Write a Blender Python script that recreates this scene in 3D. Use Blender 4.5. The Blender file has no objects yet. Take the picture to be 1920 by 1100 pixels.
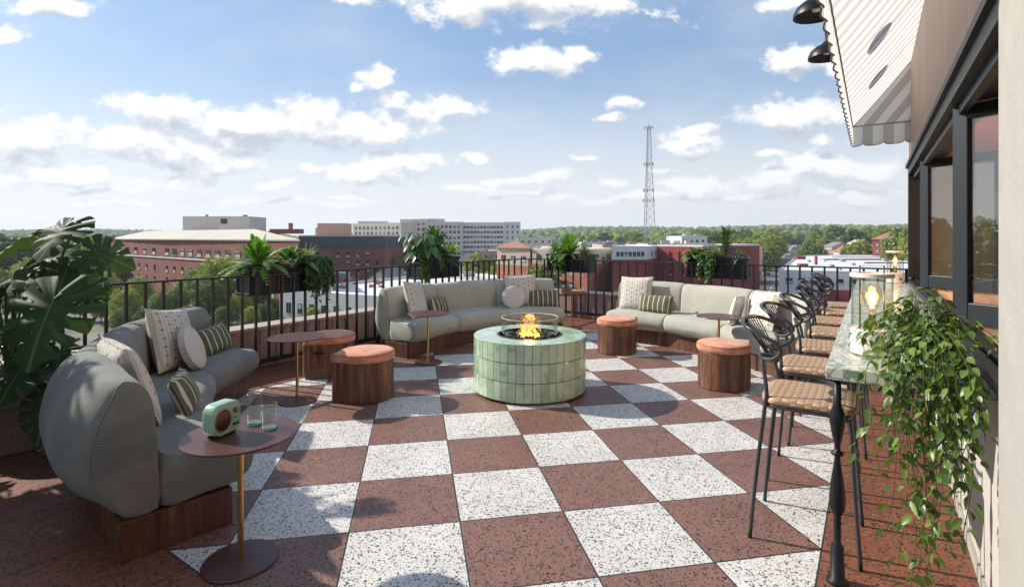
import bpy, bmesh, math, random
from math import sin, cos, pi, radians as R, sqrt, atan2, hypot
from mathutils import Vector as V, Matrix, Euler, noise as mn
random.seed(7)
C = bpy.context.scene.collection
sc = bpy.context.scene
# ------------------------------------------------------------ camera, sky, sun
YAW = R(34.53)
FW = V((-sin(YAW), cos(YAW), 0)); RT = V((cos(YAW), sin(YAW), 0))
cd = bpy.data.cameras.new('camera'); cam = bpy.data.objects.new('camera', cd); C.objects.link(cam)
cam.location = (0, 0, 1.6); cam.rotation_euler = (R(90), 0, YAW)
cd.sensor_width = 36; cd.lens = 983/1920*36; cd.shift_y = -(550-443.8)/1920
cd.clip_end = 20000; cd.clip_start = 0.05
sc.camera = cam
sc.view_settings.view_transform = 'Standard'; sc.view_settings.look = 'None'
sc.view_settings.exposure = 0.50; sc.view_settings.gamma = 1
SUN_EL = R(32.3); TS = V((-.973*cos(SUN_EL), -.235*cos(SUN_EL), sin(SUN_EL))).normalized()
sl = bpy.data.lights.new('sun', 'SUN'); so = bpy.data.objects.new('sun', sl); C.objects.link(so)
sl.energy = 4.7; sl.angle = R(.9); sl.color = (1, .93, .83)
so.rotation_euler = TS.to_track_quat('Z', 'Y').to_euler()
cy = sc.cycles
cy.max_bounces = 7; cy.transparent_max_bounces = 14; cy.caustics_reflective = False; cy.caustics_refractive = False
cy.sample_clamp_indirect = 6; cy.volume_bounces = 0

class NT:
    def __init__(s, tree): s.t = tree; s.n = tree.nodes; s.l = tree.links
    def put(s, sock, v):
        if isinstance(v, bpy.types.NodeSocket): s.l.new(v, sock)
        elif v is not None:
            if isinstance(v, (tuple, list)) and sock.type == 'RGBA' and len(v) == 3: v = (*v, 1)
            sock.default_value = v
    def node(s, typ, ins=None, **kw):
        n = s.n.new(typ)
        for k, v in kw.items(): setattr(n, k, v)
        for k, v in (ins or {}).items(): s.put(n.inputs[k], v)
        return n
    def m(s, op, a, b=None, c=None):
        n = s.n.new('ShaderNodeMath'); n.operation = op
        for i, v in enumerate((a, b, c)): s.put(n.inputs[i], v)
        return n.outputs[0]
    def vm(s, op, a, b=None, c=None):
        n = s.n.new('ShaderNodeVectorMath'); n.operation = op
        for i, v in enumerate((a, b, c)):
            if v is not None: s.put(n.inputs[i], v)
        return n.outputs[1] if op in ('LENGTH', 'DOT_PRODUCT', 'DISTANCE') else n.outputs[0]
    def mix(s, f, a, b, bt='MIX'):
        n = s.node('ShaderNodeMix', data_type='RGBA', blend_type=bt)
        s.put(n.inputs[0], f); s.put(n.inputs[6], a); s.put(n.inputs[7], b); return n.outputs[2]
    def noise(s, vec, scale, detail=3, rough=.55, out=0):
        n = s.node('ShaderNodeTexNoise', {'Scale': scale, 'Detail': detail, 'Roughness': rough})
        if vec is not None: s.l.new(vec, n.inputs['Vector'])
        return n.outputs[out]
    def vor(s, vec, scale, feat='F1', out='Distance', rnd=1):
        n = s.node('ShaderNodeTexVoronoi', {'Scale': scale, 'Randomness': rnd}, feature=feat)
        if vec is not None: s.l.new(vec, n.inputs['Vector'])
        return n.outputs[out]
    def ramp(s, f, stops, interp='LINEAR'):
        n = s.n.new('ShaderNodeValToRGB'); n.color_ramp.interpolation = interp
        s.put(n.inputs[0], f); e = n.color_ramp.elements
        while len(e) < len(stops): e.new(.5)
        for i, (p, c) in enumerate(stops): e[i].position = p; e[i].color = (*c, 1) if len(c) == 3 else c
        return n.outputs[0]
    def ss(s, x, a, b):
        n = s.node('ShaderNodeMapRange', {'From Min': a, 'From Max': b}, interpolation_type='SMOOTHSTEP')
        s.put(n.inputs[0], x); return n.outputs[0]
    def coord(s, w='Object'): return s.node('ShaderNodeTexCoord').outputs[w]
    def xyz(s, v):
        n = s.n.new('ShaderNodeSeparateXYZ'); s.l.new(v, n.inputs[0]); return n.outputs
    def cxyz(s, x, y, z=0.0):
        n = s.n.new('ShaderNodeCombineXYZ'); s.put(n.inputs[0], x); s.put(n.inputs[1], y); s.put(n.inputs[2], z); return n.outputs[0]
    def scale(s, v, k): return s.vm('MULTIPLY', v, k)

w = bpy.data.worlds.new('World'); sc.world = w; w.use_nodes = True
T = NT(w.node_tree); T.n.clear()
sky = T.node('ShaderNodeTexSky', sky_type='NISHITA', sun_disc=False)
sky.sun_elevation = SUN_EL; sky.sun_rotation = atan2(TS.x, TS.y); sky.air_density = 1.25; sky.dust_density = 1.0; sky.ozone_density = 2.0; sky.altitude = 100
D = T.coord('Generated')
fz = T.vm('DOT_PRODUCT', D, tuple(FW)); fx = T.vm('DOT_PRODUCT', D, tuple(RT)); uz = T.xyz(D)[2]
fzc = T.m('MAXIMUM', fz, .12)
u = T.m('DIVIDE', fx, fzc); v = T.m('DIVIDE', uz, fzc)
P0 = T.cxyz(u, v, T.m('MULTIPLY', fz, .35))
CL = [(90,12,80,26,1),(30,68,55,18,1),(655,4,42,16,1),(985,2,180,38,1.25),(1010,122,84,22,1.1),(1088,100,30,16,1),(720,142,46,20,1),(675,158,16,9,.8),
 (842,195,66,20,1.1),(752,180,40,13,1),(1167,186,38,13,1),(1128,216,28,9,.9),(1495,113,46,26,1.1),(1560,132,28,20,1),(1225,26,36,14,.8),(1470,3,66,20,1),
 (300,212,125,30,1.1),(470,236,140,34,1.2),(610,235,130,36,1.25),(700,252,80,22,1.1),(40,262,150,34,1.1),(190,262,120,30,1.1),(330,285,120,24,1.1),(432,300,62,22,1.2),
 (110,322,140,20,.9),(310,338,120,18,.8),(810,235,48,20,.9),(780,296,100,24,1.1),(690,328,100,20,.9),(890,290,48,14,.9),(505,350,45,15,.9),(572,320,30,13,.9),
 (1030,334,44,14,1),(1140,340,40,12,.9),(1490,212,130,30,1.1),(1290,240,66,13,.9),(1295,268,64,15,.95),(1540,268,34,12,.8),(1435,292,48,10,.7),(1570,322,95,30,1.1),
 (1450,335,80,20,1),(1320,348,80,18,.95),(1240,318,60,10,.6),(860,352,70,9,.7),(1000,365,110,10,.6),(200,355,200,9,.5),(640,372,160,10,.6),(560,385,240,9,.7),(1150,372,260,10,.75),(250,378,260,10,.7),(960,340,60,10,.7),(1090,300,50,10,.6),(1600,365,140,16,.9),(30,400,200,8,.6),(1640,255,60,22,.9),(1420,372,160,10,.6)]
def clouds(p):
    n1 = T.noise(T.scale(p, (1, 1.3, 1)), 10.0, 7, .62); n2 = T.noise(T.scale(p, (1, 1.5, 1)), 30.0, 6, .65)
    wp = T.node('ShaderNodeTexNoise', {'Scale': 7.0, 'Detail': 4.0}); T.l.new(p, wp.inputs['Vector'])
    off = T.vm('MULTIPLY', T.vm('SUBTRACT', wp.outputs[1], (.5, .5, .5)), (.12, .07, 0))
    q = T.vm('MULTIPLY', T.vm('ADD', p, off), (1, 1, 0))
    acc = None
    for (x, y, rx, ry, a) in CL:
        rx /= 983*.80; ry /= 983*.76; cx = (x-960)/983; cyy = (443.8-y)/983
        L = T.vm('LENGTH', T.vm('MULTIPLY_ADD', q, (1/rx, 1/ry, 0), (-cx/rx, -cyy/ry, 0)))
        if a != 1: L = T.m('ADD', L, (1-a)*.9)
        if acc is None: acc = L
        else:
            acc = T.m('SMOOTH_MIN', acc, L, .22)
    behind = T.ss(fz, .45, .2)      # away from the photographed part of the sky: plain scattered cloud
    blob = T.m('SUBTRACT', 1.0, acc)
    far = T.m('SUBTRACT', T.noise(D, 3.2, 5, .6), .52)
    blob = T.m('ADD', T.m('MULTIPLY', blob, T.m('SUBTRACT', 1.0, behind)), T.m('MULTIPLY', T.m('MULTIPLY', far, 5), behind))
    t = T.m('ADD', blob, T.m('MULTIPLY', T.m('SUBTRACT', n1, .5), 2.5))
    return T.m('ADD', t, T.m('MULTIPLY', T.m('SUBTRACT', n2, .5), 1.15))
d1 = clouds(P0)
d2 = clouds(T.vm('ADD', P0, (-.012, .030, 0)))
cover = T.m('MULTIPLY', T.ss(d1, .05, .62), .98)
cover = T.m('MULTIPLY', cover, T.ss(uz, .01, .05))
lit = T.m('ADD', T.m('MULTIPLY', T.m('SUBTRACT', d1, d2), .95), T.m('MULTIPLY_ADD', d1, -.30, .74))
ccol = T.ramp(lit, [(.12, (4.6, 5.0, 5.7)), (.45, (6.3, 6.6, 7.0)), (.80, (8.8, 8.75, 8.6))])
cirrus = T.m('MULTIPLY', T.ss(T.noise(T.scale(P0, (1.2, 3.2, 1)), 2.2, 5, .6), .40, .85), .38)
skyc = T.mix(1.0, sky.outputs[0], (.80, 1.0, 1.22), 'MULTIPLY')
skyc = T.mix(.55, skyc, (2.9, 4.2, 6.2))
skyc = T.mix(cirrus, skyc, (6.4, 6.7, 7.1))
hz = T.m('MULTIPLY', T.ss(uz, .36, .0), .98)
skyc = T.mix(T.m('POWER', hz, 1.35), skyc, (7.9, 7.95, 7.8))
skyc = T.mix(cover, skyc, ccol)
bg = T.node('ShaderNodeBackground', {'Color': skyc, 'Strength': .088})
T.l.new(bg.outputs[0], T.node('ShaderNodeOutputWorld').inputs[0])
w.cycles.sampling_method = 'MANUAL'; w.cycles.sample_map_resolution = 512

# ------------------------------------------------------------ materials
MATS = {}
def mat(name, col=None, rough=.6, metal=0, spec=.5, fn=None, bump=None, var=0, vscale=3, **kw):
    if name in MATS: return MATS[name]
    m = bpy.data.materials.new(name); m.use_nodes = True; t = NT(m.node_tree)
    b = t.n['Principled BSDF']; b.inputs['Roughness'].default_value = rough; b.inputs['Metallic'].default_value = metal
    b.inputs['Specular IOR Level'].default_value = spec
    if col is not None: b.inputs['Base Color'].default_value = (*col, 1)
    for k, v in kw.items(): b.inputs[k.replace('_', ' ')].default_value = v
    if var:
        co = t.coord(); n = t.noise(co, vscale, 4, .6); n2 = t.noise(co, vscale*9, 3, .6)
        f = t.m('ADD', t.m('MULTIPLY', n, .7), t.m('MULTIPLY', n2, .3))
        t.put(b.inputs['Base Color'], t.mix(t.ss(f, .25, .75), tuple(c*(1-var) for c in col), tuple(min(1, c*(1+var)) for c in col)))
    if fn: fn(t, b)
    if bump:
        sc_, st, ds = bump; bn = t.node('ShaderNodeBump', {'Strength': st, 'Distance': ds, 'Height': t.noise(t.coord(), sc_, 4)})
        t.l.new(bn.outputs[0], b.inputs['Normal'])
    MATS[name] = m; return m
def dobump(t, b, h, st, ds):
    n = t.node('ShaderNodeBump', {'Strength': st, 'Distance': ds, 'Height': h}); t.l.new(n.outputs[0], b.inputs['Normal'])

XL, XR, YN, YF = -5.312, -.215, 1.21, 8.213
def f_floor(t, b):
    co = t.coord(); x, y, z = t.xyz(co)
    dx = t.m('SUBTRACT', x, -3.613); dy = t.m('SUBTRACT', y, 3.115); k = .70711/.6008
    p = t.m('MULTIPLY', t.m('ADD', dx, dy), k); q = t.m('MULTIPLY', t.m('SUBTRACT', dy, dx), k)
    fp = t.m('FLOOR', p); fq = t.m('FLOOR', q)
    par = t.m('ABSOLUTE', t.m('SUBTRACT', t.m('MODULO', t.m('ABSOLUTE', t.m('ADD', fp, fq)), 2.0), 0.0))
    par = t.m('GREATER_THAN', par, .5)       # 1 = brown
    inb = t.m('MULTIPLY', t.m('MULTIPLY', t.m('GREATER_THAN', x, XL), t.m('LESS_THAN', x, XR)), t.m('MULTIPLY', t.m('GREATER_THAN', y, YN), t.m('LESS_THAN', y, YF)))
    white = t.m('MULTIPLY', inb, t.m('SUBTRACT', 1.0, par))
    # joints
    def edge(v): 
        f = t.m('FRACT', v); return t.m('MINIMUM', f, t.m('SUBTRACT', 1.0, f))
    jd = t.m('MINIMUM', edge(p), edge(q))
    jb = t.m('MINIMUM', edge(t.m('DIVIDE', t.m('SUBTRACT', x, -.215), .6300)), edge(t.m('DIVIDE', t.m('SUBTRACT', y, YN), .60)))
    jd = t.m('ADD', t.m('MULTIPLY', jd, inb), t.m('MULTIPLY', jb, t.m('SUBTRACT', 1.0, inb)))
    bd = t.m('MINIMUM', t.m('MINIMUM', t.m('ABSOLUTE', t.m('SUBTRACT', x, XL)), t.m('ABSOLUTE', t.m('SUBTRACT', x, XR))), t.m('MINIMUM', t.m('ABSOLUTE', t.m('SUBTRACT', y, YN)), t.m('ABSOLUTE', t.m('SUBTRACT', y, YF))))
    jd = t.m('MINIMUM', jd, t.m('DIVIDE', bd, .6))
    joint = t.m('SUBTRACT', 1.0, t.ss(jd, .004, .010))
    # chips
    wv = t.vm('ADD', co, t.vm('MULTIPLY', t.vm('SUBTRACT', t.noise(co, 30, 2, out=1), (.5, .5, .5)), (.03, .03, 0)))
    def chips(scale, th, keep):
        n = t.node('ShaderNodeTexVoronoi', {'Scale': scale, 'Randomness': 1.0}); t.l.new(wv, n.inputs['Vector'])
        r = t.xyz(n.outputs['Color'])
        rad = t.m('MULTIPLY', t.m('ADD', r[1], .35), th)
        return t.m('MULTIPLY', t.ss(t.m('SUBTRACT', rad, n.outputs['Distance']), 0.0, .06), t.m('LESS_THAN', r[0], keep))
    chip = t.m('MAXIMUM', chips(72, .40, .50), chips(120, .44, .52))
    tn = t.noise(t.cxyz(t.m('ADD', fp, .5), t.m('ADD', fq, .5)), 5.3, 0)
    cl = t.noise(co, 2.2, 4, .6)
    br = t.mix(t.ss(cl, .3, .7), (.21, .108, .084), (.265, .138, .108))
    br2 = t.mix(t.ss(cl, .3, .7), (.20, .072, .040), (.265, .098, .055))
    wh = t.mix(t.ss(cl, .25, .75), (.60, .58, .54), (.74, .715, .67))
    brn = t.mix(inb, br2, br); brn = t.mix(t.m('MULTIPLY', tn, .35), brn, (.22, .11, .06))
    tv = t.node('ShaderNodeTexWhiteNoise', noise_dimensions='2D'); t.l.new(t.cxyz(fp, fq), tv.inputs['Vector'])
    base = t.mix(white, brn, wh); base = t.mix(t.m('MULTIPLY', tv.outputs[0], .22), base, t.mix(1.0, base, (.70, .68, .66), 'MULTIPLY'))
    stn = t.ss(t.noise(co, 1.1, 6, .7), .52, .72); base = t.mix(t.m('MULTIPLY', stn, .30), base, t.mix(1.0, base, (.66, .62, .56), 'MULTIPLY'))
    chc = t.mix(white, (.018, .014, .016), (.075, .075, .08))
    base = t.mix(chip, base, chc)
    # a warm light chip here and there, scuffs
    base = t.mix(t.m('MULTIPLY', chips(55, .3, .12), .5), base, t.mix(white, (.4, .3, .25), (.45, .38, .3)))
    base = t.mix(joint, base, (.03, .026, .024))
    t.put(b.inputs['Base Color'], base)
    t.put(b.inputs['Roughness'], t.m('ADD', t.m('MULTIPLY', t.noise(co, 6, 4), .28), .36))
    dobump(t, b, t.m('ADD', t.m('MULTIPLY', joint, -1.0), t.m('MULTIPLY', t.noise(co, 60, 3), .12)), .5, .004)
M_floor = mat('terrazzo_paving', rough=.5, fn=f_floor)

def f_fabric(c1, c2, warm=None):
    def f(t, b):
        uv = t.coord('UV'); x, y, z = t.xyz(uv); K = 2*pi/.012
        a = t.m('SINE', t.m('MULTIPLY', x, K)); c = t.m('SINE', t.m('MULTIPLY', y, K))
        wv = t.m('MULTIPLY', a, c)
        n = t.noise(t.coord(), 3, 5, .6); g = t.noise(t.coord(), 300, 2)
        base = t.mix(t.ss(wv, -.5, .5), c1, c2)
        base = t.mix(t.m('MULTIPLY', t.ss(n, .35, .7), .35), base, tuple(k*1.25 for k in c2))
        base = t.mix(t.m('MULTIPLY', g, .3), base, c1)
        t.put(b.inputs['Base Color'], base)
        big = t.noise(t.coord(), 7, 2)
        dobump(t, b, t.m('ADD', t.m('MULTIPLY', wv, .12), t.m('MULTIPLY', big, 2.2)), .4, .006)
    return f
M_sofa_shaded = mat('sage_weave_shaded', rough=.95, spec=.15, fn=f_fabric((.075, .08, .072), (.29, .298, .27)), Sheen_Weight=.12)  # same sofa fabric, its colour darkened for the shaded left sofa
M_sofa_lit = mat('sage_weave_lit', rough=.95, spec=.15, fn=f_fabric((.31, .31, .255), (.47, .465, .39)), Sheen_Weight=.12)  # lighter copy of that fabric for the two sunnier sofas
M_pipe = mat('seam_piping', (.17, .18, .16), .9)
def f_orange(t, b):
    n = t.noise(t.coord(), 9, 5, .65); t.put(b.inputs['Base Color'], t.mix(t.ss(n, .3, .7), (.46, .175, .10), (.66, .32, .21)))
    dobump(t, b, t.noise(t.coord(), 120, 3), .3, .002)
M_orange = mat('coral_velvet', rough=.9, spec=.2, fn=f_orange, Sheen_Weight=.25)
def f_wood(c1, c2, c3, ax=2, sc_=1.0, pl=0):
    def f(t, b):
        co = t.coord(); s = [7*sc_, 7*sc_, 7*sc_]; s[ax] = .55*sc_
        q = t.scale(co, tuple(s))
        if pl:
            uv = t.xyz(t.coord('UV')); pid = t.m('FLOOR', t.m('DIVIDE', uv[0], pl)); q = t.vm('ADD', q, t.cxyz(0.0, t.m('MULTIPLY', pid, 3.7), t.m('MULTIPLY', pid, 5.1)))
        n = t.noise(q, 1.6, 6, .65); n2 = t.noise(t.scale(q, (5, 5, 5)), 2.2, 4, .6)
        f_ = t.m('ADD', t.m('MULTIPLY', n, .72), t.m('MULTIPLY', n2, .28))
        base = t.ramp(f_, [(.32, c1), (.5, c2), (.66, c3)])
        if pl:
            r = t.node('ShaderNodeTexWhiteNoise', noise_dimensions='1D'); t.l.new(pid, r.inputs['W'])
            base = t.mix(.75, base, t.mix(r.outputs[0], (.45, .42, .4), (1.35, 1.3, 1.25)), 'MULTIPLY')
            fr = t.m('FRACT', t.m('DIVIDE', uv[0], pl)); g = t.m('LESS_THAN', t.m('MINIMUM', fr, t.m('SUBTRACT', 1.0, fr)), .018)
            base = t.mix(g, base, (.015, .01, .008))
        t.put(b.inputs['Base Color'], base)
        t.put(b.inputs['Roughness'], t.m('ADD', t.m('MULTIPLY', n2, .3), .3))
        dobump(t, b, n2, .25, .0015)
    return f
M_walnut = mat('walnut', rough=.45, fn=f_wood((.035, .014, .008), (.125, .052, .028), (.30, .150, .082), 2, 1.3, .115))
M_walnut_h = mat('walnut_plinth', rough=.45, fn=f_wood((.03, .012, .007), (.10, .040, .021), (.23, .105, .055), 2, 1.3, 1.9))
M_black = mat('black_metal', (.018, .018, .02), .42, .6, bump=(90, .1, .001))
M_rail = mat('railing_paint', (.022, .02, .02), .45, .3, var=.3, vscale=6)
M_stool = mat('stool_steel', (.05, .053, .06), .33, .35)
M_plum = mat('plum_table_metal', (.105, .045, .038), .38, .25, var=.2, vscale=7, bump=(160, .12, .001))
M_brass = mat('brass', (.55, .36, .14), .3, 1, var=.12, vscale=9)
M_stucco = mat('cream_stucco', (.36, .345, .315), .85, var=.08, vscale=5, bump=(55, .5, .006))
M_lower = mat('pale_render', (.47, .435, .40), .85, var=.06, vscale=3, bump=(70, .3, .003))
def f_panel(t, b):
    co = t.coord(); x, y, z = t.xyz(co)
    n = t.noise(t.scale(co, (3, 3, .5)), 1.4, 6, .62); n3 = t.noise(t.scale(co, (9, 9, 2.2)), 2, 4)
    base = t.mix(t.ss(n, .25, .75), (.31, .225, .185), (.38, .285, .235)); base = t.mix(t.m('MULTIPLY', n3, .2), base, (.22, .15, .12))
    fr = t.m('FRACT', t.m('DIVIDE', y, 1.24)); g = t.m('LESS_THAN', t.m('MINIMUM', fr, t.m('SUBTRACT', 1.0, fr)), .003)
    base = t.mix(g, base, (.08, .05, .04)); t.put(b.inputs['Base Color'], base)
M_panel = mat('rose_brown_cladding', rough=.55, fn=f_panel)
def f_parapet(t, b):
    uv = t.xyz(t.coord('UV')); co = t.coord(); fr = t.m('FRACT', t.m('DIVIDE', uv[0], .21))
    g = t.m('LESS_THAN', fr, .07); n = t.noise(t.scale(co, (4, 4, .8)), 2, 5)
    base = t.mix(t.ss(n, .3, .7), (.34, .22, .19), (.44, .31, .27)); base = t.mix(g, base, (.09, .055, .05))
    t.put(b.inputs['Base Color'], base); dobump(t, b, t.m('MULTIPLY', g, -1.0), .6, .01)
M_parapet = mat('grooved_rose_boards', rough=.65, fn=f_parapet)
M_cap = mat('parapet_coping', (.46, .35, .30), .5, 0, var=.08)
def f_terr(t, b):
    co = t.coord(); q = t.vm('ADD', co, t.vm('MULTIPLY', t.vm('SUBTRACT', t.noise(co, 20, 2, out=1), (.5,)*3), (.02,)*3))
    vs = t.scale(q, (1.0, .75, 1))
    d = t.vor(vs, 24, 'DISTANCE_TO_EDGE'); c = t.xyz(t.vor(vs, 24, 'F1', 'Color'))
    d2 = t.vor(q, 70, 'DISTANCE_TO_EDGE')
    chip = t.m('MULTIPLY', t.ss(d, .06, .11), t.m('GREATER_THAN', c[0], .12))
    grn = t.mix(t.ss(d2, .02, .10), (.12, .17, .11), (.24, .29, .20))
    ch = t.mix(c[1], (.42, .45, .37), (.62, .60, .52)); ch = t.mix(t.m('GREATER_THAN', c[2], .8), ch, (.55, .46, .38))
    t.put(b.inputs['Base Color'], t.mix(chip, grn, ch))
M_terr = mat('green_terrazzo', rough=.2, fn=f_terr)
def f_glaze(t, b):
    g = t.n.new('ShaderNodeNewGeometry'); r = g.outputs['Random Per Island']; co = t.coord()
    n = t.noise(t.vm('ADD', co, t.cxyz(t.m('MULTIPLY', r, 20.0), 0.0, 0.0)), 7, 5, .7)
    base = t.mix(r, (.37, .50, .34), (.50, .63, .45)); base = t.mix(t.m('MULTIPLY', t.ss(n, .48, .70), .8), base, (.24, .33, .17)); base = t.mix(t.ss(n, .45, .2), base, (.60, .70, .54))
    t.put(b.inputs['Base Color'], base); dobump(t, b, t.noise(co, 14, 3), .5, .004)
M_glaze = mat('green_glazed_tile', rough=.12, fn=f_glaze, Coat_Weight=.4)
M_grout = mat('grey_grout', (.27, .27, .23), .9)
M_pitdark = mat('pit_inner_metal', (.02, .02, .022), .3, .6)
M_rock = mat('lava_rock', (.012, .012, .015), .35, bump=(60, .8, .004))
M_white_ceramic = mat('white_ceramic', (.72, .68, .62), .55, var=.05, bump=(80, .15, .001))
M_mint = mat('mint_enamel', (.30, .50, .37), .25, Coat_Weight=.5)
M_copper = mat('copper_grille', (.34, .19, .13), .35, .9)
M_dark = mat('dark_void', (.008, .008, .01), .6)
M_frame = mat('window_frame_black', (.010, .012, .014), .45, 0, .3)
M_frame2 = mat('window_frame_slate', (.02, .025, .031), .45, 0, .3)
M_terra = mat('terracotta_plaster', (.38, .10, .045), .8, var=.15)
M_redint = mat('dark_red_panelling', (.10, .03, .022), .6, var=.3)
M_woodledge = mat('oak_ledge', rough=.45, fn=f_wood((.20, .10, .05), (.34, .19, .10), (.46, .28, .16), 1))
def glassmat(name, tint=(1, 1, 1), refl=.9, rough=0.0, ior=1.45):
    m = bpy.data.materials.new(name); m.use_nodes = True; t = NT(m.node_tree); t.n.clear()
    lw_ = t.node('ShaderNodeLayerWeight', {'Blend': .5}); f0 = ((ior-1)/(ior+1))**2
    fr = t.node('ShaderNodeMath', {0: t.m('POWER', lw_.outputs['Facing'], 4.0), 1: .85*(1-f0), 2: f0}, operation='MULTIPLY_ADD'); tr = t.node('ShaderNodeBsdfTransparent', {'Color': (*tint, 1)}); gl = t.node('ShaderNodeBsdfGlossy', {'Roughness': rough, 'Color': (refl, refl, refl, 1)})
    mx = t.node('ShaderNodeMixShader'); t.l.new(fr.outputs[0], mx.inputs[0]); t.l.new(tr.outputs[0], mx.inputs[1]); t.l.new(gl.outputs[0], mx.inputs[2])
    t.l.new(mx.outputs[0], t.node('ShaderNodeOutputMaterial').inputs[0]); MATS[name] = m; return m
M_glass = glassmat('clear_glass', (.95, .97, .95)); M_wglass = glassmat('window_glass', (.80, .84, .84), 1, 0, 2.1); M_bulbglass = glassmat('amber_bulb_glass', (1, .90, .74))
M_rimglass = mat('amber_glass_rim', (.30, .09, .03), .15); M_aqua = mat('aqua_glass_base', (.30, .52, .50), .1, Transmission_Weight=.6)
def emis(name, col, st):
    m = bpy.data.materials.new(name); m.use_nodes = True; t = NT(m.node_tree); t.n.clear()
    e = t.node('ShaderNodeEmission', {'Color': (*col, 1), 'Strength': st}); t.l.new(e.outputs[0], t.node('ShaderNodeOutputMaterial').inputs[0]); MATS[name] = m; return m
M_fil = emis('glowing_filament', (1, .62, .22), 14)
M_glow = emis('warm_ember', (1, .30, .04), 3)
def flame_mat():
    m = bpy.data.materials.new('flame'); m.use_nodes = True; t = NT(m.node_tree); t.n.clear()
    z = t.xyz(t.coord('Object'))[2]; lw = t.node('ShaderNodeLayerWeight', {'Blend': .35}); n = t.noise(t.coord(), 30, 3)
    c = t.ramp(t.m('ADD', t.m('MULTIPLY', z, 3.6), t.m('MULTIPLY', t.m('SUBTRACT', n, .5), .8)), [(.0, (1, .62, .12)), (.45, (1, .34, .04)), (1, (.9, .10, .01))])
    e = t.node('ShaderNodeEmission', {'Color': c, 'Strength': 2.2}); tr = t.n.new('ShaderNodeBsdfTransparent'); mx = t.n.new('ShaderNodeMixShader')
    f = t.m('MULTIPLY', t.m('SUBTRACT', 1.0, lw.outputs['Facing']), t.ss(n, .42, .58)); t.l.new(f, mx.inputs[0]); t.l.new(tr.outputs[0], mx.inputs[1]); t.l.new(e.outputs[0], mx.inputs[2])
    t.l.new(mx.outputs[0], t.node('ShaderNodeOutputMaterial').inputs[0]); return m
M_flame = flame_mat()
def f_awning(side):
    def f(t, b):
        uv = t.xyz(t.coord('UV')); s = t.m('FRACT', t.m('DIVIDE', uv[0], .23)); st = t.m('GREATER_THAN', s, .5)
        g = t.noise(t.coord(), 90, 3); base = t.mix(st, (.86, .85, .83), (.54, .51, .48)); base = t.mix(t.m('MULTIPLY', g, .2), base, (.5, .46, .42))
        t.put(b.inputs['Base Color'], base)
        tr = t.node('ShaderNodeBsdfTranslucent', {'Color': t.mix(1.0, base, (.98, .98, .98), 'MULTIPLY')}); mx = t.node('ShaderNodeMixShader', {0: .62})
        o = t.n['Material Output']; t.l.new(b.outputs[0], mx.inputs[1]); t.l.new(tr.outputs[0], mx.inputs[2]); t.l.new(mx.outputs[0], o.inputs[0])
    return f
M_awn = mat('striped_canvas', rough=.9, spec=.1, fn=f_awning(0))
M_trim = mat('taupe_binding', (.24, .21, .19), .85)
def f_floral(t, b):
    x, y, z = t.xyz(t.coord()); P = .082
    s = t.m('ABSOLUTE', t.m('SUBTRACT', t.m('FRACT', t.m('DIVIDE', x, P)), .5))       # 0.5 at column edges, 0 in the motif column
    line = t.m('MULTIPLY', t.m('GREATER_THAN', s, .40), t.m('GREATER_THAN', t.m('SINE', t.m('MULTIPLY', s, 230.0)), -.1))
    col = t.m('FLOOR', t.m('DIVIDE', x, P)); yy = t.m('ADD', t.m('DIVIDE', y, .072), t.m('MULTIPLY', col, .5)); fy = t.m('SUBTRACT', t.m('FRACT', yy), .5)
    px = t.m('MULTIPLY', t.m('SUBTRACT', t.m('FRACT', t.m('DIVIDE', x, P)), .5), P); py = t.m('MULTIPLY', fy, .072)
    ang = t.m('ARCTAN2', py, px); rad = t.m('SQRT', t.m('ADD', t.m('MULTIPLY', px, px), t.m('MULTIPLY', py, py)))
    pet = t.m('MULTIPLY_ADD', t.m('COSINE', t.m('MULTIPLY', ang, 4.0)), .0062, .0125)
    fl = t.m('LESS_THAN', rad, pet); hole = t.m('LESS_THAN', rad, .0028)
    py2 = t.m('MULTIPLY', t.m('SUBTRACT', t.m('FRACT', t.m('ADD', yy, .5)), .5), .072); sd = t.m('SQRT', t.m('ADD', t.m('MULTIPLY', px, px), t.m('MULTIPLY', t.m('MULTIPLY', py2, py2), .25)))
    small = t.m('LESS_THAN', sd, .0048)
    ink = t.m('MULTIPLY', t.m('MAXIMUM', fl, small), t.m('SUBTRACT', 1.0, hole))
    c = t.mix(t.m('MULTIPLY', line, .6), (.66, .62, .55), (.22, .20, .18)); c = t.mix(t.m('MULTIPLY', ink, .9), c, (.115, .10, .045))
    c = t.mix(t.m('MULTIPLY', t.noise(t.coord(), 200, 2), .2), c, (.45, .42, .36)); t.put(b.inputs['Base Color'], c); dobump(t, b, t.noise(t.coord(), 14, 3), .5, .012)
M_floral = mat('block_print_floral_linen', rough=.95, spec=.1, fn=f_floral)
def f_stripe(t, b):
    x, y, z = t.xyz(t.coord()); s = t.m('FRACT', t.m('DIVIDE', t.m('ADD', x, .02), .078)); st = t.m('LESS_THAN', s, .17)
    c = t.mix(t.noise(t.coord(), 220, 2), (.10, .105, .055), (.155, .16, .09)); t.put(b.inputs['Base Color'], t.mix(st, c, (.60, .58, .50))); dobump(t, b, t.noise(t.coord(), 14, 3), .5, .01)
M_stripe = mat('olive_stripe_cotton', rough=.95, spec=.1, fn=f_stripe)
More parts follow.
